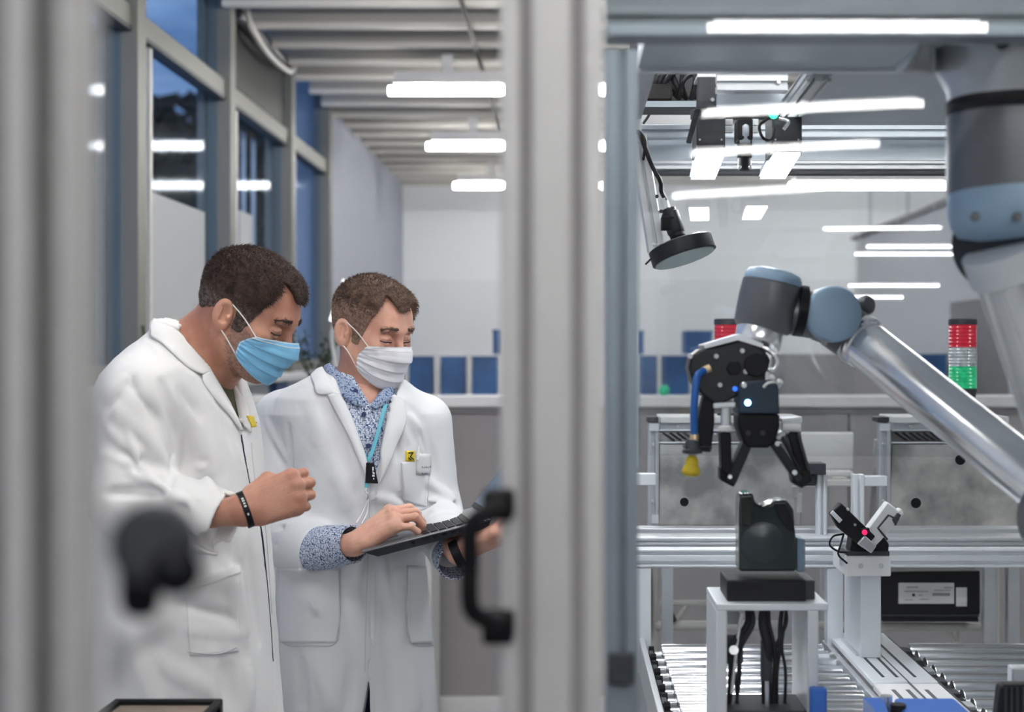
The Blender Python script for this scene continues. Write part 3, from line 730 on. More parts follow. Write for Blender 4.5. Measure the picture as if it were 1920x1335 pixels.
def head(person, pos, yaw, pitch, roll, sc, o, neck, skin, hairm, fadem, maskm, look):
    """neck: list of world (a, b, ra, rb) cones merged into the head"""
    R = basis(yaw, pitch, roll); X = Matrix.Translation(pos) @ (R*sc).to_4x4(); Xi = X.inverted()
    nk = [(np.array(Xi @ Vector(a)), np.array(Xi @ Vector(b)), ra/sc, rb/sc, k) for a, b, ra, rb, k in neck]
    def body(P):
        d = face_detail(P, head_core(P, o), o)
        for a, b, ra, rb, k in nk: d = smin(d, cone(P, a, b, ra, rb), k)
        return d
    lo = np.array((-.125, -.115, -.135)); hi = np.array((.14, .115, .14))
    for a, b, ra, rb, k in nk:
        r = max(ra, rb)+.01; lo = np.minimum(lo, np.minimum(a, b)-r); hi = np.maximum(hi, np.maximum(a, b)+r)
    v, f = surf(body, lo, hi, .0026)
    if 'stubble' in o:
        c = v[f].mean(1); z = c[:, 2]; x = c[:, 0]
        # beard area: cheeks and under the jaw
        c = c+rng.normal(size=c.shape)*.0035; z = c[:, 2]; x = c[:, 0]
        mi = ((z < -.006-.35*(x-.02)) & (x > .004+.25*vnoise(c.astype(f32), 60, 3)*.02) & (z > -.135) & (np.abs(c[:, 1]) < .074) & (x > .012-.3*(z+.05))).astype(int)
    else: mi = 0
    parts = [(v, f, mi)]
    vw = [((np.c_[p[0], np.ones(len(p[0]))] @ np.array(X).T)[:, :3],)+tuple(p[1:]) for p in parts]
    out = {'X': X, 'parts': vw, 'R': R}
    # hair
    hf = lambda P: hair_field(P, o)
    hv, hq = surf(hf, (-.13, -.1, -.09), (.125, .1, .16), .0026)
    hc = hv[hq].mean(1); tt = np.clip((hc[:, 2]-o.get('fade_z', .02))/.02+rng.normal(size=len(hc))*.25, 0, 1)
    ho = np_mesh('hair', [(hv, hq, (tt < .5).astype(int))], [hairm, fadem], person, X)
    # strands
    nS = o.get('n_strands', 9000)
    sel = rng.integers(0, len(hq), nS); P0 = hv[hq[sel]].mean(1).astype(f32)
    N = grad(lambda p: head_core(p, o), P0)
    keep = (hf(P0-N*.0015) < 0)
    P0 = P0[keep]; N = N[keep]
    z = P0[:, 2]; top = np.clip((z-.02)/.06, 0, 1)
    comb = np.stack([.9*np.ones(len(P0)), .2*np.sign(P0[:, 1]), -.6+.3*top], 1)
    comb = comb-N*np.sum(comb*N, 1, keepdims=True); comb /= np.linalg.norm(comb, axis=1)[:, None]+1e-6
    L = o['len']*(.25+.75*top)*rng.uniform(.6, 1.3, len(P0))
    sv, sq, st_ = strands(P0, N, comb, L, rng, o.get('w', .0005))
    fad = (top < o.get('fade_top', .25)); mi = np.r_[np.repeat(fad, 3), np.repeat(fad, 3)].astype(int)
    np_mesh_qt('hair_strands', sv, sq, st_, [hairm, fadem], ho, X, mi)
    # eyebrows as short hairs, eyes, lashes
    bv = []; ev = MB(); ir = MB(); la = MB(); cr_ = MB(); brows = []
    n = 300
    for s in (-1, 1):
        u = rng.uniform(0, .85, n); bx = .094-.020*u**1.5; by = s*(.012+.034*u); bz = .0320+.0045*np.sin(u*2.4)-.006*u+rng.normal(size=n)*.0014
        P = np.stack([bx, by, bz], 1).astype(f32)
        for _ in range(4):
            dd = body(P); P = P-grad(body, P)*dd[:, None].astype(f32)
        N = grad(body, P); cb = np.stack([-.4*np.ones(n), s*1.*np.ones(n), .25-.7*u], 1)
        bv.append((P, N, cb))
        for k in range(1): pass
        u = np.linspace(0, 1, 14); Q = np.stack([.090-.010*u**2, s*(.0175+.029*u), -.0005-.0012*np.sin(u*3.0)+.002*u], 1).astype(f32)
        for _ in range(5): Q = Q-grad(body, Q)*body(Q)[:, None].astype(f32)
        Q = Q+grad(body, Q)*.0003
        la.tube([tuple(q) for q in Q], .0015, n=6, sub=1)
        lo_ = la.build('eyelash', M['lash'], None, smooth=60); lo_.data.transform(X); lo_.parent = person; lo_.matrix_parent_inverse = world_of(person).inverted(); la = MB()
        Q2 = Q+np.array((0, 0, .0062*1)); Q2[:, 2] += .002*np.sin(u*3.0)
        for _ in range(5): Q2 = Q2-grad(body, Q2.astype(f32))*body(Q2.astype(f32))[:, None]
        cr_.tube([tuple(q) for q in Q2-grad(body, Q2.astype(f32))*.0004], .0008, n=6, sub=1)
        u = np.linspace(0, 1, 16); B_ = np.stack([.095-.020*u**1.5, s*(.013+.033*u), .0320+.0045*np.sin(u*2.4)-.006*u], 1).astype(f32)
        for _ in range(5): B_ = B_-grad(body, B_)*body(B_)[:, None].astype(f32)
        brows.append(B_)
    P = np.concatenate([b[0] for b in bv]); N = np.concatenate([b[1] for b in bv]); cb = np.concatenate([b[2] for b in bv])
    cb = cb/np.linalg.norm(cb, axis=1)[:, None]
    sv, sq, st_ = strands(P, N*.25, cb, np.full(len(P), .0055), rng, .0004)
    eb = np_mesh_qt('eyebrows', sv, sq, st_, hairm, person, X)
    for B_ in brows:
        m_ = MB(); nn = grad(body, B_); w_ = .0026*np.sin(np.linspace(.5, 3.0, 16))**.6
        top = [tuple(B_[i]+nn[i]*.0009+np.array((0, 0, w_[i]))) for i in range(16)]; bot = [tuple(B_[i]+nn[i]*.0009-np.array((0, 0, w_[i]))) for i in range(16)]
        bt_ = [tuple(B_[i]-nn[i]*.002+np.array((0, 0, w_[i]*1.2))) for i in range(16)]; bb_ = [tuple(B_[i]-nn[i]*.002-np.array((0, 0, w_[i]*1.2))) for i in range(16)]
        m_.add(top+bot+bt_+bb_, [(i, i+1, 17+i, 16+i) for i in range(15)]+[(32+i, 33+i, i+1, i) for i in range(15)]+[(16+i, 17+i, 49+i, 48+i) for i in range(15)])
        q_ = m_.build('eyebrow', hairm, None, smooth=179); q_.data.transform(X); q_.parent = eb; q_.matrix_parent_inverse = world_of(eb).inverted()
    co_ = cr_.build('eyelid_crease', skin, None, smooth=179); co_.data.transform(X); co_.parent = person; co_.matrix_parent_inverse = world_of(person).inverted()
    for s in (-1, 1):
        e = MB().lathe((.0765, s*.0315, .0055), (1, s*.12, -.38), [(.0001, -.0125)]+[(.0125*math.sin(a), -.0125*math.cos(a)) for a in np.linspace(.2, math.pi-.02, 14)], 20)
        eo = e.build('eyeball', [M['eye_white'], M['eye_iris']], None, smooth=179)
        ax = Vector((1, s*.12, -.38)).normalized()
        for p in eo.data.polygons:
            if (Vector(p.center)-Vector((.078, s*.0315, .0055))).normalized().dot(ax) > .86: p.material_index = 1
        eo.data.transform(X); eo.parent = person; eo.matrix_parent_inverse = world_of(person).inverted()
    # mask: a pleated sheet over nose, cheeks and chin
    def hull(P):
        d = ell(P, (.034, 0, -.045), (.066, .060, .070))
        d = smin(d, ell(P, (.080, 0, -.030), (.034, .026, .034)), .05)
        d = smin(d, ell(P, (.072, 0, -.092), (.030, .030, .024)), .04)
        return d-.003
    nu, nv = 64, 56
    U = np.linspace(-1, 1, nu); W = np.linspace(0, 1, nv); UU, WW = np.meshgrid(U, W, indexing='ij')
    ang = UU*(.88+.34*np.minimum(WW/.45, 1)**.8-.06*np.maximum(WW-.6, 0))
    ztop = -.012-.006*np.abs(UU)**1.3+.003*(1-np.abs(UU)); zbot = o.get('mbot', -.114)+.030*np.abs(UU)**2
    Z = ztop+(zbot-ztop)*WW
    dirv = np.stack([np.cos(ang), np.sin(ang), 0*ang], -1)
    tilt = (WW-.45)*-.5; dirv[..., 2] = tilt*(1-.3*np.abs(UU)); dirv /= np.linalg.norm(dirv, axis=-1, keepdims=True)
    org = np.stack([.012+0*ang, 0*ang, Z-dirv[..., 2]*.075], -1)
    t = np.full(ang.shape, .22)
    for _ in range(70):
        P = (org+dirv*t[..., None]).astype(f32); dd = smin(smin(hull(P), head_core(P, o)-.0025, .012), smin(cone(P, (.090, 0, .018), (.110, 0, -.022), .0065, .0095), ell(P, (.110, 0, -.026), (.0135, .0165, .012)), .01)-.0025, .035); t = t-np.clip(dd, -.01, .02)*.6
    pl = 0
    for c0, amp in ((.26, .0034), (.48, .0042), (.70, .0036)):
        s_ = (WW-c0)*16; pl = pl+amp*np.where((s_ > -1) & (s_ < 1), (1+s_)/2, 0)*(1-np.abs(UU)**6)
    crump = .0012*vnoise(P, 70, 17)+.0016*np.sin(WW*40+UU*9)*np.abs(UU)**3
    t = t+pl+crump
    A = org+dirv*t[..., None]; B = A-dirv*.0018
    vs = np.concatenate([A.reshape(-1, 3), B.reshape(-1, 3)]); g = np.arange(nu*nv).reshape(nu, nv); fq = np.stack([g[:-1, :-1], g[1:, :-1], g[1:, 1:], g[:-1, 1:]], -1).reshape(-1, 4)
    off = nu*nv; rim = []
    bd = list(g[:, 0])+list(g[-1, 1:])+list(g[::-1, -1][1:])+list(g[0, ::-1][1:-1])
    for i in range(len(bd)): a, b = bd[i], bd[(i+1) % len(bd)]; rim.append((a, b, b+off, a+off))
    mo = np_mesh('face_mask', [(vs, np.concatenate([fq, fq[:, ::-1]+off, np.array(rim)]))], maskm, person, X)
    mo['label'] = look
    # hems and ear loops
    hem = MB()
    for line in (A[:, 1], A[:, 5], A[1, :], A[-2, :]): hem.tube([tuple(p) for p in line[::3]], .0009, n=6, sub=2)
    ho_ = hem.build('hem', M['loop'], None, smooth=60); ho_.data.transform(X); ho_.parent = mo
    for s, e in ((-1, A[0]), (1, A[-1])):
        lp_ = MB()
        lp_.tube([tuple(e[1]), (.030, s*.076, .006), (-.002, s*.086, .022)], .0013, n=8, sub=6)
        lp_.tube([tuple(e[-3]), (.012, s*.077, -.046), (-.006, s*.086, -.032)], .0013, n=8, sub=6)
        q = lp_.build('ear_loop', M['loop'], None, smooth=60); q.data.transform(X); q.parent = mo
    return out

# ------------------------------------------------ hands
FL = dict(index=(.046, .027, .020), middle=(.050, .031, .021), ring=(.046, .028, .021), little=(.036, .021, .018))
KN = dict(index=(.090, .028, 0), middle=(.093, .008, .004), ring=(.088, -.012, .002), little=(.079, -.029, -.004))
def hand(wrist, xdir, dors, flex, thumb, elbow, side=1, sc=1., spread=0., rw=.026, re=.042):
    """side 1 = right hand. flex: finger -> three bend angles in degrees; thumb: four local points"""
    x = Vector(xdir).normalized(); z = Vector(dors); z = (z-x*z.dot(x)).normalized(); y = z.cross(x)*side
    R = Matrix((x, y, z)).transposed(); W = Vector(wrist)
    T = lambda p: np.array(W+R @ (Vector(p)*sc))
    caps = []; nails = []
    for fn in ('index', 'middle', 'ring', 'little'):
        k = Vector(KN[fn]); a = 0; p = k
        base = Vector((.012, k.y*.55, -.002)); caps.append((T(base), T(k), .0135*sc, .0118*sc, .014, 0))
        sp = math.radians(spread)*(k.y/.03)
        r = .0098 if fn != 'little' else .0085
        for j, L in enumerate(FL[fn]):
            a += math.radians(flex[fn][j]); q = p+Vector((math.cos(a)*math.cos(sp), math.cos(a)*math.sin(sp), -math.sin(a)))*L
            caps.append((T(p), T(q), r*sc, (r-.0009)*sc, .003, fn)); r -= .0008
            if j == 2:
                nd = (q-p).normalized(); nz_ = Vector((math.sin(a), 0, math.cos(a)))
                nails.append((T(q-nd*.004+nz_*(r*.72)), nd, nz_, r))
            p = q
    tp = [Vector(t) for t in thumb]
    for i, (r0, r1) in enumerate(((.0155, .0125), (.0122, .0105), (.0105, .0088))): caps.append((T(tp[i]), T(tp[i+1]), r0*sc, r1*sc, .010 if i == 0 else .003, 'thumb'))
    E = np.array(elbow)
    allp = np.array([c[0] for c in caps]+[c[1] for c in caps]+[E])
    def fld(P):
        d = rbox(P, T((.052, .0, -.002)), (.046*sc, .036*sc, .013*sc), .012*sc, np.array(R))
        d = smin(d, ell(P, T((.040, .020, -.012)), (.030*sc, .018*sc, .013*sc), np.array(R)), .012)
        d = smin(d, ell(P, T((.0, 0, -.0)), (.030*sc, rw*sc, .020*sc), np.array(R)), .016)
        d = smin(d, cone(P, T((-.01, 0, 0)), E, rw*.9, re), .02)
        met = None
        for a, b, r0, r1, k, g in caps:
            if g == 0: d = smin(d, cone(P, a, b, r0, r1), k)
        for gname in ('index', 'middle', 'ring', 'little', 'thumb'):
            fd = None
            for a, b, r0, r1, k, g in caps:
                if g != gname: continue
                c = cone(P, a, b, r0, r1); fd = c if fd is None else smin(fd, c, .004)
            d = smin(d, fd, .006 if gname != 'thumb' else .010)
        for fn in ('index', 'middle', 'ring', 'little'):
            d = smin(d, ell(P, T(Vector(KN[fn])+Vector((0, 0, .005))), (.010*sc,)*3), .008)
        return d+.0003*vnoise(P, 500, 4)
    lo = allp.min(0)-.05; hi = allp.max(0)+.05
    v, f = surf(fld, lo, hi, .0022)
    nl = MB()
    return (v, f), T, R, nails
# ------------------------------------------------ clothes
def table_body(P, tab, up=0):
    """tab rows: z, cx, cy, ax, ay, angle(deg, about z); rounded sections interpolated in z"""
    T = np.array(sorted(tab, key=lambda r: r[0]), float); z = P[..., 2]
    I = lambda k: np.interp(z, T[:, 0], T[:, k]).astype(f32)
    cx, cy, ax, ay, an = I(1), I(2), I(3), I(4), np.radians(I(5))
    x = P[..., 0]-cx; y = P[..., 1]-cy; u = x*np.cos(an)+y*np.sin(an); w_ = -x*np.sin(an)+y*np.cos(an)
    e = 2.4; q = (np.abs(u/ax)**e+np.abs(w_/ay)**e)**(1/e)
    d = (q-1)*np.minimum(ax, ay)*.9
    return np.maximum(d, np.maximum(T[0, 0]-z, z-T[-1, 0]))
def fold(P, d, a, b, w=.014, amp=.008):
    """soft ridge (amp>0) or crease (amp<0) along a segment"""
    s, t = segd(P, a, b)
    return d-amp*np.exp(-(s/w)**2)*np.sin(np.pi*np.clip(t, .02, .98))**.5
# ------------------------------------------------ helpers that lay cloth pieces on a coat
def ray(px, py):
    d = np.stack([(np.asarray(px, float)-VX)/F_PX, np.ones(np.shape(px)), -(np.asarray(py, float)-VY)/F_PX], -1)
    return d
def lay(fn, px, py, near, far, lift=0.):
    """points where the lines of sight meet the cloth, lifted along its normal"""
    d = ray(px, py); O = np.array((0, 0, CAM_Z)); t = np.full(np.shape(px), near, float)
    for _ in range(60):
        f = fn((O+d*t[..., None]).astype(f32)); t = np.minimum(t+np.clip(f, -.02, .03)*.8, far)
    P = O+d*t[..., None]
    if lift:
        N = grad(fn, P.astype(f32), .003); P = P+N*lift
    return P
def resamp(A, n):
    A = np.array(A, float)
    if len(A) > 2:      # smooth
        Q = np.vstack([2*A[0]-A[1], A, 2*A[-1]-A[-2]]); out = []
        for i in range(1, len(Q)-2):
            for k in range(8):
                t = k/8; a, b, c, d = Q[i-1:i+3]
                out.append(.5*((2*b)+(c-a)*t+(2*a-5*b+4*c-d)*t*t+(3*b-a-3*c+d)*t**3))
        out.append(A[-1]); A = np.array(out)
    s = np.r_[0, np.cumsum(np.linalg.norm(np.diff(A, axis=0), axis=1))]
    u = np.linspace(0, s[-1], n)
    return np.stack([np.interp(u, s, A[:, k]) for k in range(A.shape[1])], 1)
def sheet(name, G, thick, m, parent, fn=None):
    """closed thin solid from a grid of points G (n,m,3); thickness goes away from the viewer side"""
    n, k = G.shape[:2]
    N = np.cross(np.gradient(G, axis=0), np.gradient(G, axis=1)); N /= np.linalg.norm(N, axis=-1, keepdims=True)+1e-9
    if N[..., 1].mean() > 0: N = -N
    B = G-N*thick; vs = np.concatenate([G.reshape(-1, 3), B.reshape(-1, 3)]); g = np.arange(n*k).reshape(n, k)
    fq = np.stack([g[:-1, :-1], g[1:, :-1], g[1:, 1:], g[:-1, 1:]], -1).reshape(-1, 4); off = n*k
    bd = list(g[:, 0])+list(g[-1, 1:])+list(g[::-1, -1][1:])+list(g[0, ::-1][1:-1])
    rim = [(bd[i], bd[(i+1) % len(bd)], bd[(i+1) % len(bd)]+off, bd[i]+off) for i in range(len(bd))]
    o = np_mesh(name, [(vs, np.concatenate([fq, fq[:, ::-1]+off, np.array(rim)]))], m, parent)
    bm = bmesh.new(); bm.from_mesh(o.data); bmesh.ops.recalc_face_normals(bm, faces=bm.faces[:]); bm.to_mesh(o.data); bm.free()
    return o
def strip(name, A, B, fn, nf, lift, thick, m, parent, n=40, k=12, bulge=0.):
    A = resamp(A, n); B = resamp(B, n); w_ = np.linspace(0, 1, k)[None, :, None]
    Q = A[:, None]*(1-w_)+B[:, None]*w_
    G = lay(fn, Q[..., 0], Q[..., 1], nf[0], nf[1])
    N = grad(fn, G.astype(f32), .004)
    L = lift+bulge*np.sin(np.pi*w_[..., 0]) if not callable(lift) else lift(w_[..., 0])
    G = G+N*np.broadcast_to(L, G.shape[:2])[..., None]
    return sheet(name, G, thick, m, parent)
def seam(name, pts, fn, nf, m, parent, r=.0012, lift=.0008, n=30):
    Q = resamp(pts, n); G = lay(fn, Q[:, 0], Q[:, 1], nf[0], nf[1], lift)
    return MB().tube([tuple(p) for p in G], r, n=6, sub=1).build(name, m, parent, smooth=60)
def row(Y, py, xl, xr, ay, an=0., cy=0.):
    return (CAM_Z-(py-VY)*Y/F_PX, ((xl+xr)/2-VX)*Y/F_PX, Y+cy, (xr-xl)/2*Y/F_PX, ay, an)
def shoes_legs(person, pts, m, sole_dir):
    MBs = []
    for (hip, knee, ank) in pts:
        b = MB(); b.tube([hip, ((Vector(hip)+Vector(knee))/2), knee, (Vector(knee)+Vector(ank))/2, ank], .08, n=20, sub=4, rr=(.080, .060)); b.build('trouser_leg', m, person, smooth=70)
        d = Vector(sole_dir).normalized(); s = d.cross(V(0, 0, 1))
        c = V(ank[0], ank[1], 0)
        sv, sf = surf(lambda P: smax(smin(cone(P, np.array(c+V(0, 0, .05)), np.array(c+d*.16+V(0, 0, .035)), .05, .04), cone(P, np.array(c-d*.03+V(0, 0, .05)), np.array(c+V(0, 0, .12)), .045, .05), .04), .002-P[..., 2], .004), (c.x-.25, c.y-.25, -.01), (c.x+.25, c.y+.25, .2), .008)
        np_mesh('shoe', [(sv, sf)], M['black'], person)
def crinkle(P, a, seed):
    return a*(vnoise(P*np.array((1, 1, .6), f32), 22, seed)*.6+.4*np.abs(vnoise(P, 38, seed+1)))
M['seam'] = mat('coat_seam', (.60, .61, .64), .9)
# ================================================================ LEFT MAN
Y1 = 2.84
person = thing('person', (at(340, 0, Y1).x, Y1, 0), 'left man in a white lab coat and light blue face mask, looking down, fist raised', 'person', 'two men in white lab coats')
T1 = [row(Y1, 606, 292, 352, .075), row(Y1, 622, 288, 372, .10), row(Y1, 645, 270, 395, .135, -8), row(Y1, 672, 243, 418, .175, -8), row(Y1, 700, 219, 436, .20, -8), row(Y1, 740, 200, 452, .21, -8), row(Y1, 790, 190, 470, .20, -8),
      row(Y1, 850, 188, 481, .185, -8), row(Y1, 930, 192, 488, .18, -8), row(Y1, 1000, 194, 496, .18, -8), row(Y1, 1100, 192, 503, .19, -8), row(Y1, 1200, 188, 510, .20, -8), row(Y1, 1300, 184, 516, .21, -8), row(Y1, 1400, 180, 522, .215, -8), row(Y1, 1560, 172, 532, .22, -8)]
S1, E1, W1 = [np.array(p) for p in (at(268, 752, 2.66), at(246, 936, 2.62), at(423, 984, 2.58))]
wd1 = (W1-E1)/np.linalg.norm(W1-E1)
def coat1_base(P):
    d = table_body(P, T1)
    # neck opening and the front V
    d = smax(d, -cone(P, np.array(at(366, 700, 2.84)), np.array(at(430, 610, 2.78)), .069, .075), .012)
    d = smax(d, -cone(P, np.array(at(420, 690, 2.82)), np.array(at(456, 803, 2.80)), .062, .008), .008)
    s = smin(cone(P, S1, E1, .078, .071), cone(P, E1, W1, .072, .062), .03)
    s = smin(s, cone(P, np.array(at(290, 725, 2.78)), S1, .085, .074), .05)
    q = (P-W1.astype(f32)) @ wd1.astype(f32)
    s = smax(s, q, .004)
    s = smax(s, -smax(cone(P, W1-wd1*.08, W1+wd1*.05, .046, .051), -(q+.03), .01), .003)
    return smin(d, s, .022)
_f1 = []
def F1(x0, y0, x1, y1, w_, a): _f1.append((lay(coat1_base, np.array([x0, x1]), np.array([y0, y1]), 2.2, 2.9), w_, a))
for q in ((302, 715, 318, 770, .007, -.010), (318, 770, 327, 850, .0055, -.012), (327, 850, 316, 925, .0055, -.014), (250, 815, 312, 905, .009, -.006), (268, 800, 322, 880, .010, .005), (240, 810, 262, 870, .008, .006), (190, 850, 245, 872, .008, .007), (245, 870, 300, 925, .008, -.006), (285, 900, 320, 925, .006, .008), (382, 860, 376, 905, .008, -.006), (345, 690, 420, 790, .014, .004), (405, 760, 440, 850, .012, -.004), (200, 745, 240, 700, .012, .005), (195, 775, 225, 740, .010, -.004),
          (305, 725, 328, 830, .012, -.006), (255, 885, 318, 925, .012, .012), (200, 925, 318, 922, .011, -.013), (318, 925, 350, 942, .012, .010), (215, 760, 300, 850, .016, .006), (230, 700, 300, 800, .016, -.006),
          (335, 930, 352, 980, .012, -.006), (375, 935, 398, 1000, .010, .006), (300, 960, 400, 1030, .014, -.008), (330, 1015, 410, 1020, .012, .007), (290, 705, 340, 690, .014, .004), (350, 760, 395, 900, .020, .008), (400, 800, 430, 930, .016, -.007),
          (375, 870, 400, 920, .012, .007), (330, 720, 380, 790, .02, -.004), (440, 830, 470, 930, .008, .005), (430, 1060, 460, 1200, .02, .010), (380, 1000, 455, 1060, .014, -.008), (340, 1060, 445, 1100, .02, .006), (330, 1130, 450, 1160, .016, -.006), (350, 1180, 450, 1190, .012, .006),
          (470, 1040, 490, 1200, .014, -.007), (300, 1240, 400, 1300, .02, .008), (420, 1240, 440, 1330, .02, -.008), (465, 1250, 470, 1335, .016, .007), (240, 1180, 300, 1335, .02, .008), (220, 840, 300, 880, .014, -.006), (200, 800, 260, 860, .014, .005)): F1(*q)
_d1 = lay(coat1_base, np.array([452, 462, 474, 488, 497, 505, 511, 515]), np.array([815, 880, 930, 985, 1060, 1150, 1250, 1345]), 2.2, 2.95)
def coat1(P):
    d = coat1_base(P)
    for (a, b), w_, am in _f1: d = fold(P, d, a, b, w_*.8, am*2.1)
    d = d+crinkle(P, .0038, 31)
    for i in range(len(_d1)-1): d = smax(d, .0035-segd(P, _d1[i], _d1[i+1])[0], .003)
    return d
NF1 = (2.2, 3.05)
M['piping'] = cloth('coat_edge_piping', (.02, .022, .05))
v, f = surf(coat1, (-1.03, 2.40, .62), (-.52, 3.12, 1.70), .0038)
coat = np_mesh('lab_coat', [(v, f)], M['coat1'], person)
# collar, lapels, placket, pockets
cl1 = lambda P: smin(coat1_base(P), cone(P, np.array(at(362, 700, 2.84)), np.array(at(424, 612, 2.79)), .0665, .068), .02)
strip('collar', [(288, 603), (321, 617), (348, 638), (372, 662), (394, 700)], [(283, 634), (306, 649), (334, 675), (356, 694), (376, 704)], cl1, NF1, .006, .005, M['coat1'], coat, bulge=.004)
strip('lapel', [(393, 698), (408, 722), (422, 748), (437, 776), (449, 806)], [(376, 705), (380, 722), (400, 750), (426, 780), (447, 810)], cl1, NF1, .006, .005, M['coat1'], coat, bulge=.004)
strip('lapel', [(430, 706), (436, 726), (442, 752), (449, 790)], [(437, 706), (446, 728), (461, 765), (466, 812)], cl1, NF1, .007, .005, M['coat1'], coat, bulge=.003)
strip('collar', [(288, 603), (302, 600), (318, 602), (334, 607)], [(290, 612), (304, 611), (320, 616), (334, 620)], cl1, (2.2, 3.0), .006, .006, M['coat1'], coat, k=6)
strip('patch_pocket', [(346, 1092), (356, 1230)], [(447, 1060), (446, 1222)], coat1, NF1, .0045, .006, M['coat1'], coat, n=30, k=30)
strip('pocket_hem', [(346, 1092), (447, 1060)], [(347, 1108), (447, 1076)], coat1, NF1, .0062, .005, M['coat1'], coat, n=30, k=6)
seam('seam', [(352, 1222), (400, 1226), (440, 1214)], coat1, NF1, M['seam'], coat, lift=.005)
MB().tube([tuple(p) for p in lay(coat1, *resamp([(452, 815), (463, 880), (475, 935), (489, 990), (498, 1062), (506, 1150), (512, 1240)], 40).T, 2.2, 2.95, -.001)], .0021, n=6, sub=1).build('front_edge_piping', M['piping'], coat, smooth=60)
seam('seam', [(470, 830), (478, 900), (496, 985), (503, 1060), (509, 1150)], coat1, NF1, M['seam'], coat, r=.0008)
yb = strip('badge', [(461, 783), (467, 803)], [(469, 782), (475, 801)], lambda P: smin(coat1(P), cl1(P), .01), NF1, .008, .003, mat('badge_yellow', (.75, .58, .05), .6), coat, n=6, k=6)
for (x, y) in ((466, 788), (468, 797), (471, 793)):
    c = lay(cl1, np.array([x, x+2.2]), np.array([y, y+1.]), 2.2, 2.95, .0085); MB().tube([tuple(c[0]), tuple(c[1])], .0011, n=6, sub=1).build('badge_mark', M['black'], yb)
# olive shirt seen in the V
tv, tf = surf(lambda P: smax(smax(table_body(P, T1)+.014, -cone(P, np.array(at(366, 700, 2.84)), np.array(at(430, 610, 2.78)), .058, .062), .01), P[..., 2]-(at(0, 640, Y1).z), .01), (-1.0, 2.55, .9), (-.5, 3.1, 1.62), .009)
np_mesh('shirt', [(tv, tf)], M['olive'], person)
# head
H1 = head(person, at(466, 592, 2.80), 14, 27, 0, .955, dict(mbot=-.101, hair=.009, temple=.025, len=.013, stubble=1, n_strands=16000, fade_z=.012, quiff=.002, w=.0006), [
    (at(432, 640, 2.83), at(372, 692, 2.84), .064, .070, .035), (at(378, 690, 2.85), at(330, 700, 2.86), .062, .075, .04), (at(408, 606, 2.84), at(352, 660, 2.86), .050, .062, .03)], M['skin1'], M['hair1'], M['fade1'], M['mask_blue'], 'light blue pleated surgical face mask')
# hand
wr = at(464, 954, 2.56)
h, Th, Rh, nails = hand(wr, (.84, .30, .30), (.25, -.93, .20), dict(index=(56, 92, 40), middle=(56, 96, 45), ring=(56, 96, 45), little=(56, 92, 40)),
    [(.018, .024, -.014), (.052, .040, -.028), (.078, .028, -.044), (.094, .008, -.050)], at(330, 966, 2.60), 1, 1.04, 2, .0265, .032)
tb_, tbf = surf(lambda P: table_body(P, T1)+.03, (-1.0, 2.5, .8), (-.5, 3.15, 1.6), .02)
np_mesh('body', [(H1['parts'][0]), (h[0], h[1], 0), (tb_, tbf, 0)], [M['skin1'], M['stub1']], person)
# wristband with white lettering
wb = MB(); c = Th((-.004, 0, .0005)); ax = np.array(Rh @ Vector((1, 0, 0))); n = 48; pts = []
yv = np.array(Rh @ Vector((0, 1, 0))); zv = np.array(Rh @ Vector((0, 0, 1))); vs = []; fs = []
for i in range(n):
    a = 2*math.pi*i/n
    for (dx, dr) in ((-.0055, 0), (.0055, 0), (.0055, .0022), (-.0055, .0022)):
        vs.append(tuple(c+ax*dx+yv*math.cos(a)*(.0318+dr)+zv*math.sin(a)*(.0262+dr)))
for i in range(n):
    j = (i+1) % n
    for k in range(4): fs.append((i*4+k, i*4+(k+1) % 4, j*4+(k+1) % 4, j*4+k))
wbo = wb.add(vs, fs).build('wristband', M['black'], person, smooth=40)
wbo['label'] = 'black rubber wristband with white lettering'
for i, (mw, mh) in enumerate(((.004, .0028), (.003, .0042), (.003, .0036), (.0026, .0044), (.0034, .0038))):
    a = math.radians((110, 84, 75, 66, 58)[i]); nrm = yv*math.cos(a)*.7+zv*math.sin(a)
    nrm /= np.linalg.norm(nrm); xdir = -(yv*-math.sin(a)*.0318+zv*math.cos(a)*.0262); xdir /= np.linalg.norm(xdir)
    R = Matrix((Vector(xdir), Vector(nrm).cross(Vector(xdir)), Vector(nrm))).transposed()
    p = c+yv*math.cos(a)*.0343+zv*math.sin(a)*.0287
    MB().box((-mw/2, -mh/2, -.001), (mw/2, mh/2, .0003), R, Vector(p)).build('lettering', M['white_plastic'], wbo)
shoes_legs(person, [((-.80, 2.76, .85), (-.78, 2.75, .48), (-.79, 2.76, .1)), ((-.76, 2.98, .85), (-.74, 2.98, .48), (-.75, 2.99, .1))], M['navy'], (1, -.2, 0))

# ================================================================ RIGHT MAN
Y2 = 3.28
person2 = thing('person', (at(675, 0, Y2).x, Y2, 0), 'right man in a white lab coat, patterned shirt and white mask, typing on a laptop', 'person', 'two men in white lab coats')
T2 = [row(Y2, 688, 612, 742, .075, 15), row(Y2, 706, 580, 752, .10, 15), row(Y2, 724, 545, 775, .12, 15), row(Y2, 745, 518, 800, .13, 15), row(Y2, 775, 508, 822, .135, 15), row(Y2, 800, 520, 818, .14, 15), row(Y2, 860, 538, 808, .14, 15),
      row(Y2, 950, 535, 798, .13, 15), row(Y2, 1050, 524, 796, .13, 15), row(Y2, 1120, 519, 803, .135, 15), row(Y2, 1200, 516, 811, .14, 15), row(Y2, 1300, 514, 818, .15, 15), row(Y2, 1400, 511, 826, .155, 15), row(Y2, 1520, 508, 832, .16, 15)]
RS, RE, RW = [np.array(p) for p in (at(528, 782, 3.27), at(500, 1000, 3.21), at(594, 1032, 3.12))]
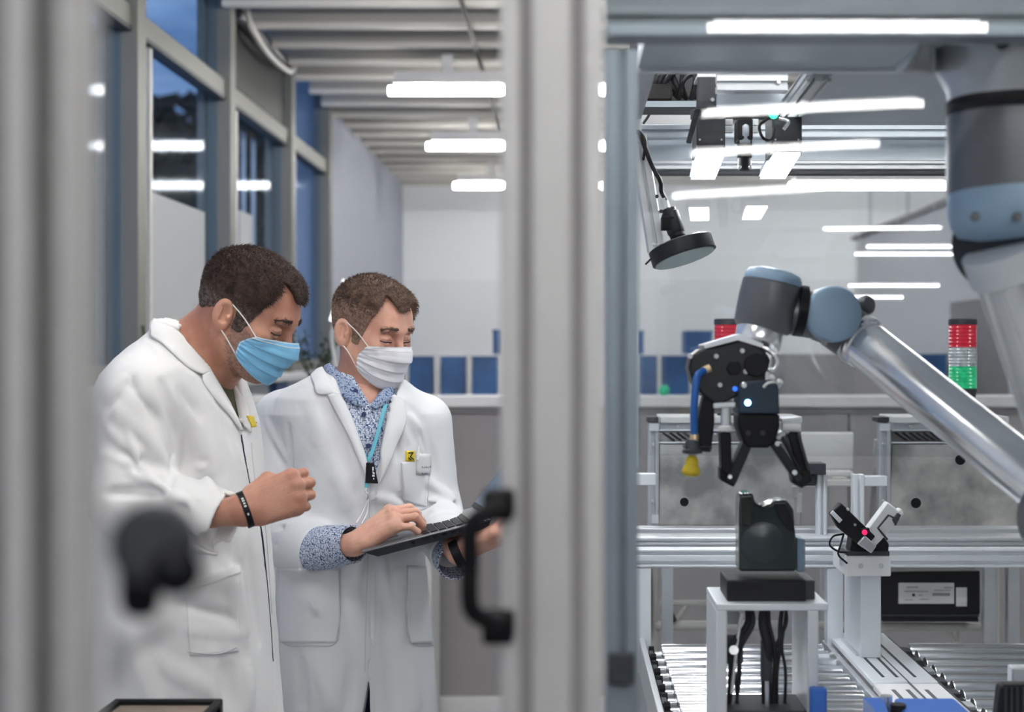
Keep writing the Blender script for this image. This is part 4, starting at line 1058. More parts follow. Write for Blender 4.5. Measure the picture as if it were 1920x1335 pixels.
LS, LE, LW = [np.array(p) for p in (at(796, 790, 3.30), at(812, 960, 3.32), at(850, 1040, 3.12))]
rd = (RW-RE)/np.linalg.norm(RW-RE); ld = (LW-LE)/np.linalg.norm(LW-LE)
Vt = [np.array(at(*p)) for p in ((700, 712, 3.15), (691, 800, 3.12), (700, 900, 3.12))]
Z2 = lambda y: CAM_Z-(y-VY)*3.14/F_PX
X2 = lambda x: (x-VX)*3.14/F_PX
def vcut(P):
    z = P[..., 2]; zz = [Z2(y) for y in (910, 850, 800, 760, 712, 690)]
    xc = np.interp(z, zz, [X2(x) for x in (703, 696, 690, 687, 684, 684)]); w_ = np.interp(z, zz, [-.004, .022, .038, .052, .068, .075])
    return smax((np.abs(P[..., 0]-xc)-w_).astype(f32), (P[..., 1]-np.interp(z, zz, [3.17, 3.175, 3.19, 3.235, 3.30, 3.32])).astype(f32), .01)
def sleeve(P, a, b, c, dr, r):
    s = smin(cone(P, a, b, r[0], r[1]), cone(P, b, c, r[1], r[2]), .03); q = (P-c.astype(f32)) @ dr.astype(f32)
    s = smax(s, q, .004)
    return smax(s, -smax(cone(P, c-dr*.08, c+dr*.05, r[2]-.012, r[2]-.009), -(q+.03), .01), .003)
def coat2_base(P):
    d = table_body(P, T2)
    d = smax(d, -cone(P, np.array(at(673, 745, 3.27)), np.array(at(678, 650, 3.25)), .074, .080), .012)
    d = smax(d, -vcut(P), .008)
    d = smin(d, sleeve(P, RS, RE, RW, rd, (.062, .062, .058)), .022)
    d = smin(d, sleeve(P, LS, LE, LW, ld, (.064, .062, .054)), .022)
    return d
_f2 = []
def F2(x0, y0, x1, y1, w_, a): _f2.append((lay(coat2_base, np.array([x0, x1]), np.array([y0, y1]), 2.7, 3.35), w_, a))
for q in ((540, 800, 542, 900, .008, -.013), (542, 900, 560, 960, .010, -.008), (620, 760, 650, 880, .014, -.005), (590, 760, 600, 840, .02, .004), (655, 1090, 690, 1240, .02, .010), (600, 1240, 625, 1335, .02, .009), (560, 1230, 570, 1335, .016, -.008), (660, 1250, 650, 1335, .014, -.008),
          (720, 1080, 740, 1330, .022, -.008), (770, 1250, 780, 1335, .018, .008), (745, 1060, 750, 1200, .02, .007), (520, 990, 590, 1010, .010, -.008), (510, 1030, 580, 1050, .012, .007), (540, 985, 600, 1000, .01, .005), (795, 800, 820, 900, .012, -.007), (800, 900, 850, 935, .012, .007), (790, 950, 860, 945, .010, -.009), (800, 975, 855, 965, .010, .007),
          (770, 770, 800, 850, .014, .005), (735, 790, 750, 870, .012, -.005), (560, 1110, 620, 1150, .02, .005), (580, 1080, 590, 1200, .016, -.004), (740, 930, 800, 960, .014, -.007), (760, 760, 800, 800, .016, -.004), (690, 930, 760, 945, .014, .005), (630, 880, 660, 960, .02, .005), (470, 800, 500, 960, .014, -.006)): F2(*q)
for q in ((540, 800, 545, 870, .005, -.010), (545, 870, 552, 920, .005, -.010), (500, 790, 538, 860, .009, .005), (510, 830, 545, 900, .008, -.005), (780, 800, 812, 870, .007, -.006), (745, 765, 765, 830, .008, .005), (760, 780, 790, 850, .010, -.004), (806, 940, 856, 926, .006, .006), (520, 1000, 600, 1016, .007, .006), (515, 1020, 590, 1042, .007, -.005), (690, 1000, 660, 1120, .012, .006), (712, 1020, 735, 1150, .012, .006), (580, 1120, 600, 1150, .008, .006), (600, 1125, 590, 1150, .008, .006)): F2(*q)
_b2 = lay(coat2_base, np.array([704, 702, 700, 697, 692]), np.array([905, 980, 1060, 1150, 1265]), 2.7, 3.35)
sl0, sl1 = np.array(at(693, 1262, 3.12)), np.array(at(680, 1600, 3.12))
def coat2(P):
    d = coat2_base(P)
    for (a, b), w_, am in _f2: d = fold(P, d, a, b, w_*.8, am*2.1)
    d = d+crinkle(P, .0030, 51)
    for i in range(len(_b2)-1): d = smax(d, .0028-segd(P, _b2[i], _b2[i+1])[0], .003)
    z = P[..., 2]; k = np.clip((Z2(1262)-z)/(Z2(1262)-Z2(1335)), 0, 3); xc = X2(692)-.006*k
    d = smax(d, -smax((np.abs(P[..., 0]-xc)-(.0085*k-.001)).astype(f32), P[..., 1]-3.30, .002), .004)
    return d
NF2 = (2.7, 3.45)
v, f = surf(coat2, (-.78, 2.98, .70), (-.18, 3.50, 1.62), .0038)
coat = np_mesh('lab_coat', [(v, f)], M['coat2'], person2)
cl2 = lambda P: smin(coat2_base(P), cone(P, np.array(at(673, 750, 3.27)), np.array(at(674, 700, 3.26)), .083, .080), .02)
strip('collar', [(609, 690), (614, 706), (624, 724), (636, 741)], [(584, 708), (590, 724), (597, 741), (628, 741)], cl2, NF2, .007, .006, M['coat2'], coat, bulge=.003)
strip('lapel', [(634, 738), (655, 785), (672, 830), (686, 872), (694, 905)], [(615, 743), (628, 770), (650, 812), (668, 852), (690, 905)], cl2, NF2, .007, .006, M['coat2'], coat, bulge=.003)
strip('lapel', [(732, 742), (728, 780), (720, 830), (714, 880), (708, 905)], [(756, 752), (760, 790), (742, 835), (724, 880), (711, 905)], cl2, NF2, .007, .006, M['coat2'], coat, bulge=.003)
strip('patch_pocket', [(520, 1065), (521, 1160), (526, 1204)], [(636, 1068), (637, 1160), (630, 1204)], coat2, NF2, .004, .005, M['coat2'], coat, n=30, k=30)
seam('seam', [(526, 1070), (527, 1170), (533, 1206), (580, 1210), (628, 1206), (637, 1160), (638, 1066)], coat2, NF2, M['seam'], coat, n=60, lift=.003)
strip('patch_pocket', [(763, 1060), (762, 1160), (770, 1206)], [(797, 1062), (806, 1160), (809, 1206)], coat2, NF2, .004, .005, M['coat2'], coat, n=24, k=12)
seam('seam', [(763, 1062), (762, 1150), (763, 1190), (774, 1208), (810, 1210)], coat2, NF2, M['seam'], coat, n=40, lift=.003)
bp_ = strip('breast_pocket', [(752, 868), (756, 938)], [(806, 852), (800, 952)], coat2, NF2, .004, .005, M['coat2'], coat, n=20, k=14)
seam('seam', [(752, 868), (754, 900), (758, 942), (798, 955), (803, 900), (806, 852)], coat2, NF2, M['seam'], coat, lift=.004)
seam('seam', [(694, 905), (692, 990), (689, 1060), (686, 1150), (684, 1260)], coat2, NF2, M['seam'], coat, r=.0008)
yb = strip('badge', [(760, 845), (760, 865)], [(775, 845), (775, 865)], coat2, NF2, .005, .003, mat('badge_yellow', (.75, .58, .05), .6), coat, n=6, k=6)
for a, b in (((763, 849), (771, 848)), ((771, 848), (766, 856)), ((766, 856), (772, 861)), ((763, 858), (767, 862))):
    c = lay(coat2, np.array([a[0], b[0]]), np.array([a[1], b[1]]), 2.7, 3.4, .0068); MB().tube([tuple(c[0]), tuple(c[1])], .0012, n=6, sub=1).build('badge_mark', M['black'], yb)
nt_ = strip('name_tag', [(778, 850), (777, 888)], [(806, 850), (803, 890)], coat2, NF2, .007, .002, M['white_plastic'], coat, n=6, k=6)
for y0, n_ in ((876, 5), (888, 4)):
    for i in range(n_):
        x = 786+i*3.4; c = lay(coat2, np.array([x, x+1.3, x+2.2]), np.array([y0, y0-3+(i % 2), y0+.4]), 2.7, 3.4, .0085)
        MB().tube([tuple(p) for p in c], .0005, n=5, sub=1).build('handwriting', mat('ink_teal', (.08, .22, .25), .6) if i == 0 and y0 == 876 else M['shirt_in'], nt_)
# pen in the pocket
c = lay(coat2, np.array([779, 778]), np.array([838, 862]), 2.7, 3.4, .009); MB().tube([tuple(c[0]), tuple(c[1])], .003, n=10, sub=1).build('pen', M['white_plastic'], coat, smooth=60)
# shirt: torso under the V, collar leaves, cuffs
def shirt2(P):
    d = table_body(P, T2)+.016
    d = smin(d, cone(P, np.array(at(673, 750, 3.27)), np.array(at(672, 704, 3.26)), .074, .070), .03)
    d = smax(d, P[..., 2]-at(0, 690, Y2).z-.35*(P[..., 0]-at(640, 0, Y2).x)*-1.0-.0, .006)
    z = P[..., 2]; w_ = np.interp(z, [Z2(768), Z2(745), Z2(715), Z2(690)], [-.006, .016, .038, .050]); xc = np.interp(z, [Z2(768), Z2(745), Z2(715), Z2(690)], [X2(688), X2(692), X2(694), X2(694)])
    d = smax(d, -smax((np.abs(P[..., 0]-xc)-w_).astype(f32), P[..., 1]-3.25, .005), .005)
    d = smax(d, -cone(P, np.array(at(673, 760, 3.27)), np.array(at(674, 660, 3.25)), .061, .066), .006)
    return d
v, f = surf(shirt2, (-.78, 2.98, 1.1), (-.18, 3.50, 1.60), .006)
shirt = np_mesh('shirt', [(v, f)], M['shirt'], person2)
sc_f = lambda P: smin(shirt2(P), cone(P, np.array(at(673, 745, 3.27)), np.array(at(673, 696, 3.26)), .072, .069), .015)
strip('shirt_collar', [(622, 684), (640, 700), (660, 718), (674, 736), (684, 762)], [(611, 692), (622, 714), (636, 738), (652, 752), (668, 762)], sc_f, NF2, .007, .004, M['shirt_dark'], shirt, bulge=.004)
strip('shirt_collar', [(726, 722), (720, 732), (708, 748), (692, 764)], [(736, 738), (732, 748), (722, 758), (704, 768)], sc_f, NF2, .007, .004, M['shirt_dark'], shirt, bulge=.004)
strip('placket', [(684, 768), (686, 820), (690, 870)], [(694, 768), (696, 820), (698, 870)], shirt2, NF2, .003, .003, M['shirt'], shirt, k=6)
for x, y in ((666, 735), (681, 778), (690, 836)):
    c = lay(sc_f, np.array([float(x)]), np.array([float(y)]), 2.7, 3.4, .007)[0]; MB().cyl(tuple(c), tuple(c+np.array((.001, -.003, .0005))), .0055, n=16).build('button', M['shirt_in'], shirt, smooth=40)
def cuff(a, b, r0, r1, name='cuff'):
    a = Vector(a); b = Vector(b); L = (b-a).length
    MB().lathe(a, b-a, [(r0, 0), (r0*1.01, L*.5), (r1, L), (r1-.004, L), (r0-.004, 0)], 40, cap=False).build(name, M['shirt'], shirt, smooth=60)
cuff(at(578, 1031, 3.13), at(662, 1020, 3.04), .047, .041)
MB().cyl(at(629, 1044, 3.045), at(629, 1044, 3.041)+V(0, -.002, 0), .0052, n=16).build('button', M['shirt_in'], shirt, smooth=40)
# lanyard
ln = MB()
for pts in (((662, 800), (670, 818), (678, 842), (688, 864)), ((722, 758), (712, 795), (700, 838), (690, 864))):
    Q = resamp(pts, 20); G = lay(sc_f, Q[:, 0], Q[:, 1], 2.7, 3.4, .006)
    for i in range(19):
        a, b = G[i], G[i+1]; s = np.cross(b-a, (0, 1, 0)); s = s/np.linalg.norm(s)*.0042; dd = np.array((0, -.0016, 0))
        ln.hexa([tuple(p) for p in (a-s, a+s, b+s, b-s)], [tuple(p+dd) for p in (a-s, a+s, b+s, b-s)])
lo = ln.build('lanyard', mat('cyan_strap', (.15, .52, .66), .6), person2)
tagc = lay(coat2, np.array([683., 710, 710, 684]), np.array([868., 868, 903, 903]), 2.7, 3.4, .012); tagc[:, 1] = tagc[:, 1].min()
MB().hexa([tuple(p) for p in tagc], [tuple(p+np.array((0, -.006, 0))) for p in tagc]).build('lanyard_buckle', M['black'], lo, bevel=.001)
tp = Vector(tagc.mean(0))+V(.006, -.0064, 0)
for x0, y0, x1, y1 in ((698, 875.5, 701, 882.5), (698, 884, 701, 886), (699, 886, 702.5, 889), (698, 890, 702.5, 893.5), (699.5, 896, 702, 899)):
    MB().box(tuple(at(x0, y1, tp.y)-V(0, .0006, 0)), tuple(at(x1, y0, tp.y))).build('lettering', M['white_plastic'], lo)
yk = float(tagc[0][1])
MB().box(at(684, 914, yk), at(692, 903, yk)+V(0, -.004, 0)).build('strap_end', mat('cyan_strap_end', (.15, .52, .66), .6), lo)
MB().tube([at(688, 913, yk), at(686, 922, yk-.004), at(690, 928, yk-.004), at(688, 936, yk)], .0022, n=8).build('clip', M['screw'], lo, smooth=60)
MB().tube([at(690, 936, yk), at(680, 960, yk-.01), at(668, 980, yk-.05)], .0011, n=6).tube([at(692, 936, yk), at(688, 962, yk-.008), at(678, 982, yk-.04)], .0011, n=6).build('cord', M['loop'], lo, smooth=60)
# head
H2 = head(person2, at(699, 622, 3.25), 40, 17, 0, .95, dict(fade_top=.5, hair=.008, temple=.026, len=.011, n_strands=15000, fade_z=.058, quiff=.006, slope=-.2, w=.0005), [
    (at(688, 655, 3.27), at(674, 735, 3.28), .056, .060, .035), (at(674, 735, 3.28), at(670, 765, 3.29), .060, .075, .03)], M['skin2'], M['hair2'], M['fade2'], M['mask_white'], 'white pleated surgical face mask')
# hands
hr, Tr, Rr, _ = hand(at(672, 1016, 3.02), (.80, .12, .56), (-.42, -.50, .74), dict(index=(34, 42, 28), middle=(38, 52, 30), ring=(30, 56, 34), little=(30, 46, 28)),
    [(.018, .026, -.014), (.050, .046, -.030), (.078, .046, -.046), (.100, .036, -.056)], at(560, 1034, 3.16), 1, 1.0, 12, .025, .036)
hl, Tl, Rl, _ = hand(at(868, 1034, 3.035), (.88, .02, .40), (.35, -.45, -.80), dict(index=(12, 14, 8), middle=(14, 18, 10), ring=(18, 22, 12), little=(24, 28, 14)),
    [(.018, .026, -.014), (.045, .050, -.022), (.070, .062, -.022), (.092, .066, -.016)], at(838, 1010, 3.2), -1, .95, 10, .026, .036)
tb_, tbf = surf(lambda P: table_body(P, T2)+.03, (-.78, 2.98, 1.0), (-.18, 3.6, 1.6), .02)
np_mesh('body', [(H2['parts'][0]), (hr[0], hr[1], 0), (hl[0], hl[1], 0), (tb_, tbf, 0)], [M['skin2'], M['stub1']], person2)
# left cuff and watch
cuff(Vector(LW)-Vector(ld)*.03, Vector(LW)+Vector(ld)*.035, .047, .044)
wc = Vector(Tl((-.012, 0, 0))); wx = Rl @ Vector((1, 0, 0))
w0 = MB(); n = 40; vs = []; fs = []; yv = np.array(Rl @ Vector((0, 1, 0))); zv = np.array(Rl @ Vector((0, 0, 1))); ax = np.array(wx); c = np.array(wc)
for i in range(n):
    a = 2*math.pi*i/n
    for (dx, dr) in ((-.010, 0), (.010, 0), (.010, .003), (-.010, .003)): vs.append(tuple(c+ax*dx+yv*math.cos(a)*(.031+dr)+zv*math.sin(a)*(.0265+dr)))
for i in range(n):
    j = (i+1) % n
    for k in range(4): fs.append((i*4+k, i*4+(k+1) % 4, j*4+(k+1) % 4, j*4+k))
w0.add(vs, fs).build('watch_strap', M['black'], person2, smooth=40)
shoes_legs(person2, [((-.49, 3.25, .90), (-.50, 3.25, .48), (-.53, 3.27, .1)), ((-.42, 3.30, .86), (-.40, 3.29, .48), (-.40, 3.31, .1))], M['navy'], (.3, -1, 0))
# ================================================================ LAPTOP
lt = thing('laptop', at(800, 1010, 3.05), 'open dark grey laptop held by the right man on his spread left hand', 'laptop')
Np = at(678, 1034, 2.95); Hn = at(922, 972, 3.0)
u = (Hn-Np); Ld = u.length; u.normalize()
wv = V(.10, 1, .03); wv = (wv-u*wv.dot(u)).normalized(); nv_ = u.cross(wv)
if nv_.z < 0: nv_ = -nv_
Rl_ = Matrix((u, wv, nv_)).transposed()
def lb(x0, y0, z0, x1, y1, z1, m=None): return (m or MB()).box((x0, y0, z0), (x1, y1, z1), Rl_, Np)
WD = .335
lb(0, 0, -.004, Ld, WD, 0).build('keyboard_deck', mat('laptop_grey', (.17, .175, .19), .4, .6), lt, bevel=.002)
b = MB(); D0 = [(.004, .004), (Ld-.002, .004), (Ld-.002, WD-.004), (.004, WD-.004)]; D1 = [(.03, .02), (Ld-.01, .02), (Ld-.01, WD-.02), (.03, WD-.02)]
b.hexa([Np+Rl_ @ V(x, y, -.021) for x, y in D1], [Np+Rl_ @ V(x, y, -.004) for x, y in D0])
b.build('bottom_case', M['dark'], lt, bevel=.002)
ks = MB()
for i in range(6):
    for j in range(15):
        x = Ld-.04-.0185*i; y = .024+.0192*j; lb(x-.0155, y, .0003, x, y+.0160, .0022, ks)
ks.build('keyboard', M['black'], lt)
lb(.02, .115, .0001, .085, .22, .0008).build('touchpad', M['dark'], lt)
for i, (x, l_, h_) in enumerate(((.105, .006, .004), (.128, .014, .006), (.150, .010, .006), (.172, .008, .003), (.190, .008, .003), (.206, .012, .005))):
    lb(x, .0025, -.012, x+l_, .012, -.012+h_).build('port', M['black'], lt)
ang = math.radians(108); su = u*math.cos(math.pi-ang)*1+nv_*math.sin(ang); su = (u*math.cos(math.radians(38))+nv_*math.sin(math.radians(38))).normalized()
Rs = Matrix((su, wv, su.cross(wv))).transposed(); Hp = Np+u*(Ld-.004)+nv_*.002
MB().box((0, .002, -.003), (.23, WD-.002, .003), Rs, Hp).build('lid', mat('laptop_lid', (.05, .052, .06), .45, .4), lt, bevel=.002)
sgn = 1 if (Rs @ V(0, 0, 1)).dot(u) < 0 else -1
MB().box((.012, .012, sgn*.0031), (.222, WD-.012, sgn*.0036), Rs, Hp).build('screen', mat('screen', (.01, .012, .018), .15, emit=(.05, .07, .10), estr=.5), lt)
# ================================================================ INSIDE THE ROBOT CELL
def X_(px, Y): return (px-VX)*Y/F_PX
def Z_(py, Y): return CAM_Z-(py-VY)*Y/F_PX
def pb(m, x0, y0, x1, y1, Y0, Y1):
    """box whose front face covers those picture coordinates at depth Y0"""
    a = at(x0, y1, Y0); b = at(x1, y0, Y0); return m.box((a.x, Y0, a.z), (b.x, Y1, b.z))
def screws(par, pts, Y, r=.004, m=None, name='screw'):
    for x, y in pts:
        c = at(x, y, Y); MB().lathe(c+V(0, -.0025, 0), (0, 1, 0), [(r*.55, 0), (r*.55, .0006), (r*.8, .0002), (r, .0012), (r, .006)], 16).build(name, m or M['screw'], par, smooth=40)
# far roof plate and its profiles
zr2 = 2.076
MB().add([(X_(1535, 2.27)-.0, 2.272, zr2), (1.9, 2.272, zr2), (1.9, 2.86, zr2), (X_(1478, 2.86), 2.86, zr2), (X_(1535, 2.27), 2.272, zr2+.01), (1.9, 2.272, zr2+.01), (1.9, 2.86, zr2+.01), (X_(1478, 2.86), 2.86, zr2+.01)], [(3, 2, 1, 0), (4, 5, 6, 7), (0, 1, 5, 4), (1, 2, 6, 5), (2, 3, 7, 6), (3, 0, 4, 7)]).build('rear_plate', M['alu_blue'], rp)
cf = thing('roof_frame', (X_(1500, 2.6), 2.6, 2.05), 'slanting grooved aluminium profiles under the roof of the cell', 'frame')
MB().profile((X_(1536, 2.28), 2.28, 2.068), (X_(1484, 2.62), 2.62, 2.068), .04, .03, pitch=.02, slot=.006).build('diagonal_profile', M['alu'], cf)
MB().profile((X_(1345, 2.5), 2.52, Z_(158, 2.52)), (X_(1478, 2.5), 2.52, Z_(158, 2.52)), .03, .03, pitch=.03, slot=.007).build('cross_profile', M['alu'], cf)
pb(MB(), 1345, 176, 1478, 196, 2.6, 2.64).build('cross_plate', M['alu_blue'], cf)
pb(MB(), 1345, 131, 1478, 146, 2.54, 2.56).build('cross_plate', M['alu_shade'], cf)
screws(cf, ((1460, 154),), 2.50)
MB().box((X_(1197, 2.25), 2.27, Z_(126, 2.3)-.01), (X_(1197, 2.25)+.03, 2.95, Z_(126, 2.3)+.02)).build('side_profile', M['alu'], cf)
# rear horizontal beams
rb = thing('rear_beam', (X_(1490, 2.9), 3.2, Z_(250, 3.2)), 'pair of bluish horizontal beams behind the camera bar, under the cell roof', 'beam')
MB().profile((X_(1200, 3.2), 3.2, Z_(248, 3.2)), (1.9, 3.2, Z_(248, 3.2)), .04, .030, pitch=.03, slot=.008).build('upper_beam', M['alu_blue'], rb)
MB().profile((X_(1200, 3.2), 3.25, Z_(311, 3.25)), (1.9, 3.25, Z_(311, 3.25)), .04, .022, pitch=.022, slot=.006).build('lower_beam', M['alu'], rb)
MB().box((X_(1200, 3.2), 3.255, Z_(300, 3.25)), (1.9, 3.265, Z_(262, 3.25))).build('web_plate', M['alu_blue'], rb)
MB().box((X_(1200, 3.2), 3.23, Z_(326, 3.23)), (1.9, 3.27, Z_(320, 3.23))).build('cable_channel', M['dark'], rb)
pb(MB(), 1199, 192, 1312, 276, 3.26, 3.27).build('back_plate', M['cap'], rb)
MB().tube([at(1200, 200, 3.23), at(1212, 196, 3.22), at(1218, 212, 3.22), at(1206, 232, 3.23)], .003).build('cable', M['dark'], rb, smooth=60)
# camera bar: two light boxes and a camera
cbm = thing('camera_bar', (X_(1400, 2.8), 2.8, Z_(215, 2.8)), 'inspection unit with two bright square lights either side of a camera', 'camera')
pb(MB(), 1296, 205, 1505, 222, 2.78, 2.80).build('carrier', M['dark'], cbm, bevel=.002)
for i, q in enumerate((((1306, 291), (1357, 291), (1340, 336), (1296, 336)), ((1450, 290), (1500, 290), (1472, 335), (1426, 335)))):
    x0, x1 = (1306, 1360) if i == 0 else (1448, 1504)
    pb(MB(), x0, 218 if i == 0 else 206, x1, 289, 2.76, 2.86).build('light_box', M['dark'], cbm, bevel=.003)
    c = [at(q[0][0], q[0][1], 2.76), at(q[1][0], q[1][1], 2.76), at(q[2][0], q[2][1], 3.12), at(q[3][0], q[3][1], 3.12)]
    up = V(0, 0, .004)
    MB().hexa([p for p in c], [p+up for p in c]).build('light_panel', M['led'], cbm)
    MB().hexa([p+up*1.2+V(-.004, 0, 0) if k in (0, 3) else p+up*1.2+V(.004, 0, 0) for k, p in enumerate(c)], [p+up*5 for p in c]).build('panel_housing', M['alu_shade'], cbm)
    screws(cbm, ((x0+6, 262), (x1-7, 262)), 2.76, .002)
cm = MB(); c0 = at(1397, 210, 2.80); c1 = at(1397, 262, 2.80)
pb(MB(), 1383, 222, 1412, 262, 2.74, 2.80).build('camera_body', M['black'], cbm, bevel=.003)
MB().lathe(at(1397, 234, 2.75)+V(0, 0, 0), (0, 0, -1), [(.010, 0), (.012, .004), (.012, .022), (.0105, .024), (.0105, .035)], 24).build('focus_ring', M['alu_blue'], cbm, smooth=40)
MB().lathe(at(1396, 262, 2.78), (0, 0, -1), [(.014, 0), (.015, .004), (.015, .034), (.013, .036), (.013, .050), (.011, .060)], 28).build('lens', M['black'], cbm, smooth=40)
screws(cbm, ((1387, 313), (1407, 313)), 2.76, .0035)
MB().lathe(at(1450, 215, 2.755), (0, -1, 0), [(.008, 0), (.009, .003), (.0065, .006)], 20).build('green_led', M['green_led'], cbm, smooth=40)
for k, (x, y) in enumerate(((1367, 229), (1367, 243), (1415, 229), (1415, 243))): pb(MB(), x-7, y-6, x+7, y+5, 2.775, 2.79).build('heat_sink', M['alu'], cbm)
MB().tube([at(1440, 222, 2.74), at(1424, 236, 2.72), at(1430, 258, 2.72), at(1446, 262, 2.73), at(1452, 240, 2.74)], .0028).build('cable', M['black'], cbm, smooth=60)
MB().tube([at(1462, 222, 2.74), at(1478, 228, 2.73), at(1470, 242, 2.74)], .004).build('cable_plug', M['chrome'], cbm, smooth=60)
ar = MB(); ar.hexa([at(1305, 204, 2.62), at(1353, 200, 2.62), at(1364, 144, 2.62), at(1308, 142, 2.62)], [at(1305, 204, 2.66), at(1353, 200, 2.66), at(1364, 144, 2.66), at(1308, 142, 2.66)])
ar.build('bracket_plate', M['dark'], cbm, bevel=.003)
pb(MB(), 1308, 138, 1370, 144, 2.62, 2.70).build('bracket_top', M['alu'], cbm)
MB().hexa([at(1286, 268, 2.7), at(1296, 270, 2.7), at(1314, 204, 2.64), at(1302, 204, 2.64)], [at(1286, 268, 2.78), at(1296, 270, 2.78), at(1314, 204, 2.72), at(1302, 204, 2.72)]).build('bracket_arm', M['dark'], cbm, bevel=.002)
screws(cbm, ((1347, 153), (1336, 187)), 2.62, .004)
MB().cyl(at(1346, 143, 2.68), at(1346, 120, 2.68), .004, n=12).build('hanger', M['black'], cbm)
# ring light on its slanted arm
rl = thing('ring_light', at(1281, 473, 2.72), 'round black ring light with camera hanging from a slanted profile at left of the cell', 'ring light')
YR = 2.72
axr = (at(1262, 415, YR)-at(1281, 476, YR)).normalized(); axr = (axr+V(0, .16, 0)).normalized()
b0 = at(1284, 484, YR)
MB().lathe(b0, axr, [(.050, .002), (.060, 0), (.0635, .002), (.0635, .028), (.058, .031), (.012, .031)], 56).build('ring_housing', M['black_metal'], rl, smooth=35)
MB().lathe(b0-axr*.0015, axr, [(.0, 0), (.0585, 0), (.0585, .003), (.0, .003)], 56, cap=False).build('diffuser', mat('ring_diffuser', (.55, .66, .68), .35), rl, smooth=35)
d0 = b0+axr*.031
MB().lathe(d0, axr, [(.012, 0), (.012, .012), (.015, .013), (.015, .02)], 24).build('lens', M['black'], rl, smooth=40)
MB().lathe(d0+axr*.02, axr, [(.016, 0), (.017, .003), (.017, .042), (.014, .044), (.014, .05)], 28).build('camera', M['black_metal'], rl, smooth=40)
xx, yy_, _ = frame_of(axr)
cbx = d0+axr*.036
MB().cbox(cbx-V(.012, 0, -.004), (.026, .03, .026)).build('camera_body', M['black'], rl, bevel=.002)
MB().cyl(d0+axr*.07, d0+axr*.088, .004, n=12).build('plug', M['chrome'], rl, smooth=60)
pt_ = d0+axr*.088
MB().tube([pt_, pt_+axr*.02+V(-.003, 0, 0), at(1238, 340, YR), at(1222, 310, YR), at(1206, 268, YR), at(1200, 250, YR), at(1192, 246, YR+.05)], .0042, n=12).build('cable', M['black'], rl, smooth=60)
MB().tube([at(1206, 300, YR+.02), at(1210, 272, YR+.01), at(1206, 256, YR+.01), at(1196, 246, YR+.03)], .003, n=10).build('cable', M['black'], rl, smooth=60)
MB().profile(at(1196, 255, YR+.04), at(1231, 472, YR+.04), .034, .03, up=(0, 1, 0), pitch=.034, slot=.007).build('slanted_arm', M['alu'], rl)
MB().tube([at(1243, 372, YR+.02), at(1262, 430, YR+.02)], .006, sub=1).build('arm_link', M['alu_white'], rl)
screws(rl, ((1226, 458), (1233, 459)), YR+.024, .0028)
screws(rl, ((1232, 368), (1240, 396)), YR+.024, .0035, M['dark'])
MB().tube([at(1222, 484, YR-.03), at(1210, 496, YR-.03)], .002).build('tab', M['black'], rl)
MB().box((X_(1186, YR), YR+.03, Z_(262, YR)), (X_(1205, YR), YR+.06, 2.2)).build('hanger', M['alu'], rl)
# ---------------------------------------------------------------- robot arm
rob = thing('robot_arm', (X_(1890, 1.85), 1.85, 2.0), 'large silver robot arm with blue caps hanging in the cell, holding a black gripper', 'robot arm')
YB_ = 1.85
def P_(x, y, Y): return at(x, y, Y)
MB().hexa([at(1690, 140, 1.78), at(1752, 142, 1.78), at(1752, 80, 1.78), at(1728, 72, 1.78)], [at(1690, 140, 1.95), at(1752, 142, 1.95), at(1752, 80, 1.95), at(1728, 72, 1.95)]).build('mount_lug', M['alu'], rob, bevel=.006)
mz = Z_(90, YB_)
MB().box((X_(1735, YB_), 1.74, mz), (X_(2050, YB_), 2.02, mz+.012)).build('mount_plate', M['alu_blue'], rob, bevel=.003)
cxr = X_(1893, YB_); R0 = X_(1893, YB_)-X_(1776, YB_)
MB().lathe((cxr, YB_, mz), (0, 0, -1), [(R0*1.15, 0), (R0*1.14, .03), (R0*.98, .055), (R0*.93, .09)], 48).build('base_flange', M['alu'], rob, smooth=30)
MB().lathe((cxr, YB_, Z_(212, YB_)+.02), (0, 0, -1), [(R0*.93, 0), (R0*1.0, .006), (R0*1.0, .022), (R0*.985, .024)], 48).build('seal_ring', M['black'], rob, smooth=40)
MB().lathe((cxr, YB_, Z_(215, YB_)), (0, 0, -1), [(R0*.99, 0), (R0*.99, .10), (R0*.97, .115), (R0*.80, .12)], 56).build('shoulder_housing', M['robot_grey'], rob, smooth=30)
zc_ = Z_(372, YB_)
MB().lathe((cxr, YB_, zc_+.012), (.0, -.10, -1), [(R0*.985, 0), (R0*.98, .03), (R0*.94, .048), (R0*.82, .062), (R0*.5, .068), (0.001, .069)], 56).build('blue_cap', M['robot_blue'], rob, smooth=50)
for px in (1832, 1912):
    c = at(px, 405, YB_-.10); MB().lathe(c+V(0, .012, 0), (0, -1, 0), [(.006, 0), (.006, .006), (.004, .008)], 14).build('cap_screw', M['robot_grey'], rob, smooth=40)
MB().lathe(at(1878, 82, 1.72), (0, -1, 0), [(.008, 0), (.008, .014)], 20).build('bolt', M['black'], rob)
